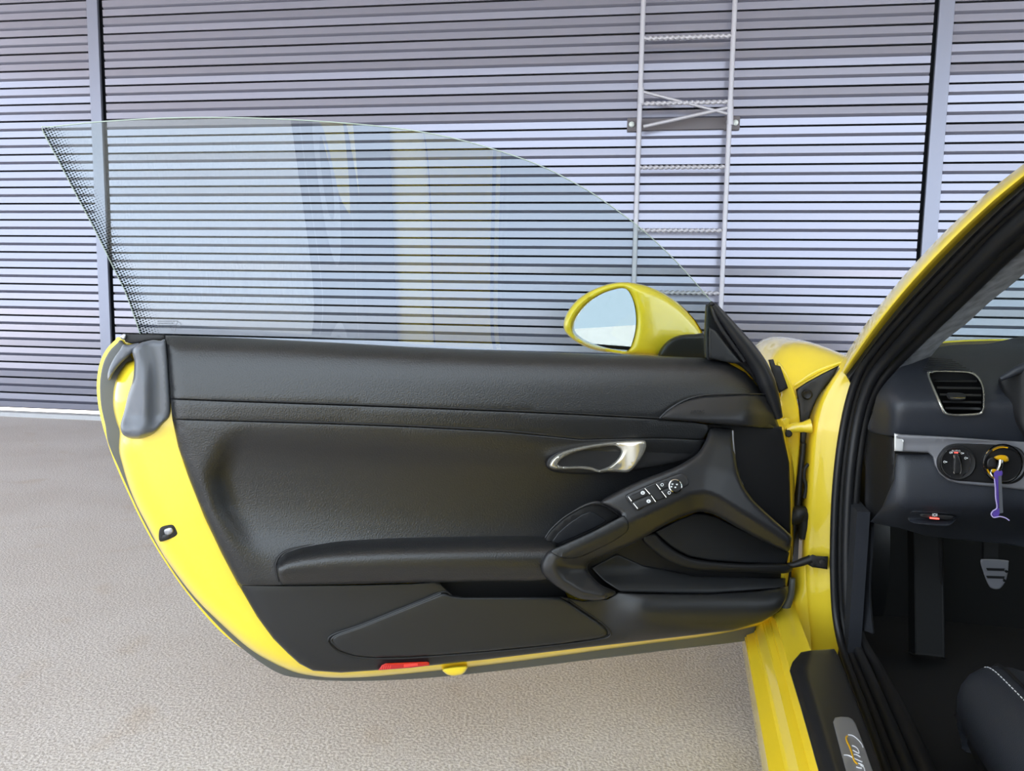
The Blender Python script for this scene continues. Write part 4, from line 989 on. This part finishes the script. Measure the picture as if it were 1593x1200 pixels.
relief('vent_tab', [(1472, 613), (1480, 611), (1498, 612), (1502, 616), (1500, 622), (1478, 622)], lambda x, y: dash_h(x, y) + 0.004, lambda x, y: dash_h(x, y) - 0.02, ds, SAT, dash, res=4, rnd=(2, 0.004), step=3)
tube('tab_strip', [ds(x, y, dash_h(x, y) + 0.006) for x, y in ((1478, 618.5), (1490, 619.5), (1501, 619.5))], 0.0014, CHR, dash, 6)
for k_ in range(7):
    yy = 558 + k_ * 3.0
    x0 = itp(yy, [(556, 1447), (580, 1434)]) ; x1 = itp(yy, [(556, 1478), (580, 1520)])
    tube('defrost_rib', [ds(x, y, dash_h(x, y) + 0.012) for x, y in ((x0, yy), ((x0 + x1) / 2, yy + 0.5), (x1, yy + 2))], 0.0011, SAT, dash, 6)
relief('instrument_hood', [(1553, 592), (1562, 584), (1580, 576), (1640, 556), (1640, 700), (1600, 688), (1588, 672), (1572, 642), (1560, 615)], lambda x, y: 0.0 + 0.04 * sm(1553, 1600, x), -0.18, ds, DKP, dash, res=8, rnd=(6, 0.02), step=4)
tube('hood_rim', [ds(x, y, 0.03) for x, y in ((1556, 590), (1570, 583), (1590, 573), (1640, 556))], [0.004, .008, .01, .011], SEA, dash, 8)
relief('dash_end_cap', [(1352, 664), (1368, 674), (1394, 679), (1394, 715), (1392, 745), (1376, 792), (1366, 812), (1350, 812), (1345, 780), (1346, 720)], lambda x, y: -0.02 - 0.09 * (1 - sm(1345, 1394, x)), -0.2, ds, DKP, dash, res=8, rnd=(3, 0.006), curved=False, step=5)
def kn_h(x, y): return 0.008 + 0.02 * math.sin(math.pi * min(1, max(0, (y - 700) / 140.0))) - 0.05 * (1 - sm(1352, 1415, x)) ** 1.5 - 0.10 * sm(780, 850, y)
relief('knee_panel', [(1393, 706), (1445, 706), (1640, 720), (1640, 860), (1560, 846), (1490, 840), (1440, 834), (1400, 822), (1366, 816), (1354, 812), (1372, 790), (1390, 748)], kn_h, -0.2, ds, SEA, dash, res=9, rnd=(3, 0.006), curved=False, step=5)
def st_h(x, y): return 0.036 + 0.006 * (1 - sm(684, 690, y))
strip = [(1391, 674), (1402, 676), (1480, 680), (1560, 686), (1640, 690), (1640, 768), (1560, 759), (1492, 753), (1475, 748), (1462, 738), (1454, 724), (1451, 711), (1444, 704.5), (1405, 703), (1391, 702)]
relief('silver_strip', strip, st_h, 0.0, ds, SLV, dash, res=6, rnd=(3.2, 0.006), curved=False, step=4)
relief('strip_end_highlight', [(1391, 674.5), (1397, 676), (1406, 685), (1405, 702.5), (1391, 702)], 0.042, 0.02, ds, SLH, dash, res=4, rnd=(2, 0.003), curved=False, step=3)  # highlight on the strip's left end, painted as a paler piece
oval = [(1459, 722), (1461, 708), (1468, 697), (1480, 691), (1500, 690), (1540, 691.5), (1570, 693), (1588, 699), (1596, 712), (1597, 730), (1590, 745), (1575, 753), (1555, 753), (1510, 750), (1482, 747), (1467, 739)]
relief('switch_surround', oval, 0.038, 0.02, ds, DKP, dash, res=6, rnd=(2, 0.003), step=4)
def dpx(px, depth=1.3): return px / FPX * depth
LS = ds(1487.5, 720, 0.040)
lathe('light_switch', LS, -CF, [(0.0305, -0.004), (0.0305, 0.004), (0.028, 0.007), (0.026, 0.006), (0.0, 0.006)], DKP, dash, 40)
ringmark('switch_arc', (1487, 720), 22.2, 23.8, lambda x, y, d: ds(x, y, d), 0.0475, dash, SAL, 20, a0=math.radians(110), a1=math.radians(232))
ringmark('switch_arc', (1487, 720), 22.2, 23.6, lambda x, y, d: ds(x, y, d), 0.0475, dash, SAL, 20, a0=math.radians(-42), a1=math.radians(66))
relief('switch_knob', [(1484, 706), (1490, 706), (1495, 718), (1496, 735), (1492, 738), (1485, 738), (1482, 732), (1483, 716)], 0.062, 0.042, ds, SAT, dash, res=4, rnd=(3, 0.006), step=3)
tube('knob_edge', [ds(x, y, 0.060) for x, y in ((1484, 708), (1485.5, 720), (1484, 733), (1485, 737))], 0.0011, CHR, dash, 6)
tube('knob_edge', [ds(x, y, 0.060) for x, y in ((1491, 708), (1495, 718), (1496, 730), (1494, 737))], 0.0009, CHR, dash, 6)
lettering('switch_lettering', 'AUTO', ds(1487, 702, 0.0475), CR, Vector((0, 0, 1)), 0.0052, WHI, dash)
flatmark('switch_light', [(1484.5, 704), (1490.5, 704), (1489.5, 706.3), (1485.5, 706.3)], 0.049, dash, ds, LED)
for cx, cy, s in ((1478.5, 704.5, 1.6), (1496, 705.5, 1.6), (1502, 713, 2.0), (1469.5, 719, 2.0)):
    ringmark('switch_icon', (cx, cy), s * 0.55, s, lambda x, y, d: ds(x, y, d), 0.0475, dash, WHI, 12)
    flatmark('switch_icon', [(cx + s, cy - 0.9), (cx + s + 2, cy - 0.9), (cx + s + 2, cy + 0.9), (cx + s, cy + 0.9)], 0.0475, dash, ds, WHI)
lathe('ignition_ring', ds(1560, 721.5, 0.040), -CF, [(0.034, -0.004), (0.034, 0.004), (0.0315, 0.008), (0.0285, 0.006), (0.0275, 0.001), (0.0, 0.001)], SAT, dash, 44)
ringmark('ring_highlight', (1560, 721.5), 29.3, 30.8, lambda x, y, d: ds(x, y, d), 0.0485, dash, CHR, 40)
ringmark('ring_mark', (1560, 721.5), 24.6, 27.2, lambda x, y, d: ds(x, y, d), 0.0475, dash, KEYY, 14, a0=math.radians(-128), a1=math.radians(-72))
ringmark('ring_mark', (1560, 721.5), 24.6, 26.8, lambda x, y, d: ds(x, y, d), 0.0475, dash, KEYY, 14, a0=math.radians(110), a1=math.radians(160))
# parking brake switch
relief('brake_switch', [(1412, 806), (1416, 798), (1426, 794), (1480, 799), (1489, 803), (1488, 808), (1478, 818), (1466, 819.5), (1430, 816), (1416, 812)], lambda x, y: 0.012 - 0.02 * sm(796, 806, y) * (1 - sm(808, 816, y)), -0.06, ds, SEA, dash, res=4, rnd=(2.5, 0.005), step=3)
relief('brake_button', [(1434, 799), (1478, 802), (1484, 804), (1478, 809), (1462, 808.5), (1436, 806)], 0.012, -0.04, ds, DKP, dash, res=4, rnd=(1.5, 0.003), step=3)
flatmark('brake_light', [(1446.3, 804.9), (1461, 806.3), (1461, 808.6), (1446.3, 807.2)], 0.0165, dash, ds, LED)
ringmark('brake_mark', (1454.3, 801.5), 1.5, 2.4, lambda x, y, d: ds(x, y, d), 0.0165, dash, WHI, 14)
for s in (0, math.pi):
    ringmark('brake_mark', (1454.3, 801.5), 3.2, 4.0, lambda x, y, d: ds(x, y, d), 0.0165, dash, WHI, 8, a0=s - 0.7, a1=s + 0.7)

# ------------------------------------------------------------------ SEAT
def sz(x, y, r): return cr(x, y, r)
sec_ = [(0.27, 0.22), (0.235, 0.29), (0.225, 0.34), (0.235, 0.378), (0.258, 0.397), (0.29, 0.40), (0.34, 0.388), (0.45, 0.37), (0.62, 0.37), (0.74, 0.398), (0.79, 0.36), (0.77, 0.22)]
sl_ = []
for f_, k_, dr_ in ((-0.315, 0.05, 0.02), (-0.318, 0.45, 0.012), (-0.33, 0.78, 0.006), (-0.36, 0.96, 0.0), (-0.45, 1.0, -0.004), (-0.6, 1.0, -0.008), (-0.8, 0.98, -0.008), (-1.0, 0.95, -0.008)):
    sl_.append(cl([(r + dr_ * (1 if r < 0.5 else -1), f_, 0.22 + (z - 0.22) * k_) for r, z in sec_]))
seat = loft('seat', sl_, SEA, car, nu=44, nv=5, thick=0.006)
tag(seat, 'black leather driver seat cushion with pale stitching')
from mathutils.bvhtree import BVHTree
_bv = BVHTree.FromPolygons([v.co.copy() for v in seat.data.vertices], [list(p.vertices) for p in seat.data.polygons])
def on_seat(r, f, up):
    h = _bv.ray_cast(cw(r, f, 0.8), Vector((0, 0, -1)))
    return (h[0] if h[0] else cw(r, f, 0.39)) + Vector((0, 0, up))
tube('seat_piping', [on_seat(0.272 + 0.014 * t_, -0.335 - 0.5 * t_, 0.001) for t_ in (0, 0.03, 0.06, 0.1, 0.2, 0.3, 0.45, 0.6, 0.8, 1.0)], 0.003, DKP, seat, 8)
pts = [on_seat(0.256 + 0.010 * i / 80, -0.335 - 0.40 * i / 80, 0.0006) for i in range(81)]
for i in range(0, 80, 2):
    tube('stitch', [pts[i], pts[i + 1]], 0.0009, WHI, seat, 5, smooth=False)
loft('seat_side', [[cz(1484, 1112, 0.24), cz(1508, 1165, 0.24), cz(1530, 1215, 0.24)], [cz(1500, 1108, 0.27), cz(1522, 1160, 0.27), cz(1545, 1215, 0.27)], [cz(1516, 1122, 0.25), cz(1538, 1172, 0.25), cz(1560, 1225, 0.25)]], SAT, seat, nu=16, nv=4, thick=0.01)
boxo('seat_rail', cw(0.30, -0.75, 0.215), [CR, CF, Vector((0, 0, 1))], (0.012, 0.30, 0.015), SAL, seat, 0.002)
# transparent floor foil reflections: folds of the protective film on the carpet
# ------------------------------------------------------------------ KEY
key = empty('car_key', ds(1558, 722, 0.05))
tag(key, 'ignition key with yellow head and purple cord hanging from the dashboard', 'key')
relief('key_head', [(1546, 712), (1552, 708.5), (1561, 708), (1568, 711), (1569, 718), (1562, 719.5), (1554, 717)], 0.075, 0.045, ds, KEYY, key, res=4, rnd=(3, 0.007), step=2.5)
relief('key_body', [(1538, 714), (1547, 712), (1550, 726), (1538, 728), (1535, 722)], 0.066, 0.045, ds, SAT, key, res=4, rnd=(2, 0.003), step=2.5)
relief('key_foot', [(1541, 731), (1549, 730), (1552, 734), (1545, 736)], 0.066, 0.045, ds, KEYY, key, res=4, rnd=(1.5, 0.003), step=2)
tube('key_clip', [ds(1557, 716, 0.078), ds(1556, 724, 0.080), ds(1553, 731, 0.078)], [0.004, .0038, .0045], CHR, key, 8)
tube('key_ring', [ds(1542, 731, 0.07), ds(1541, 736, 0.074), ds(1545, 742, 0.076), ds(1551, 740, 0.076)], 0.001, CHR, key, 6)
relief('cord', [(1546, 737), (1551, 732), (1558, 732), (1560, 738), (1555, 746), (1554, 752), (1554, 790), (1551, 791), (1549, 770), (1548, 750)], 0.080, 0.076, ds, PUR, key, res=3, rnd=(1.2, 0.002), step=2)
tube('cord_edge', [ds(x, y, 0.081) for x, y in ((1547, 745), (1548.5, 760), (1549, 775), (1551, 790), (1545, 795), (1542, 800), (1545, 805), (1550, 805), (1556, 804), (1564, 806), (1570, 810))], 0.0011, PURL, key, 6, cnt=60)
relief('cord_end', [(1543, 799), (1548, 793), (1556, 791), (1556, 798), (1552, 804), (1546, 804)], 0.080, 0.077, ds, PUR, key, res=3, rnd=(1, 0.0015), step=2)
relief('key_tag', [(1553, 741), (1558, 740), (1560.5, 798), (1555, 799)], 0.083, 0.081, ds, TAG, key, curved=False, res=5)
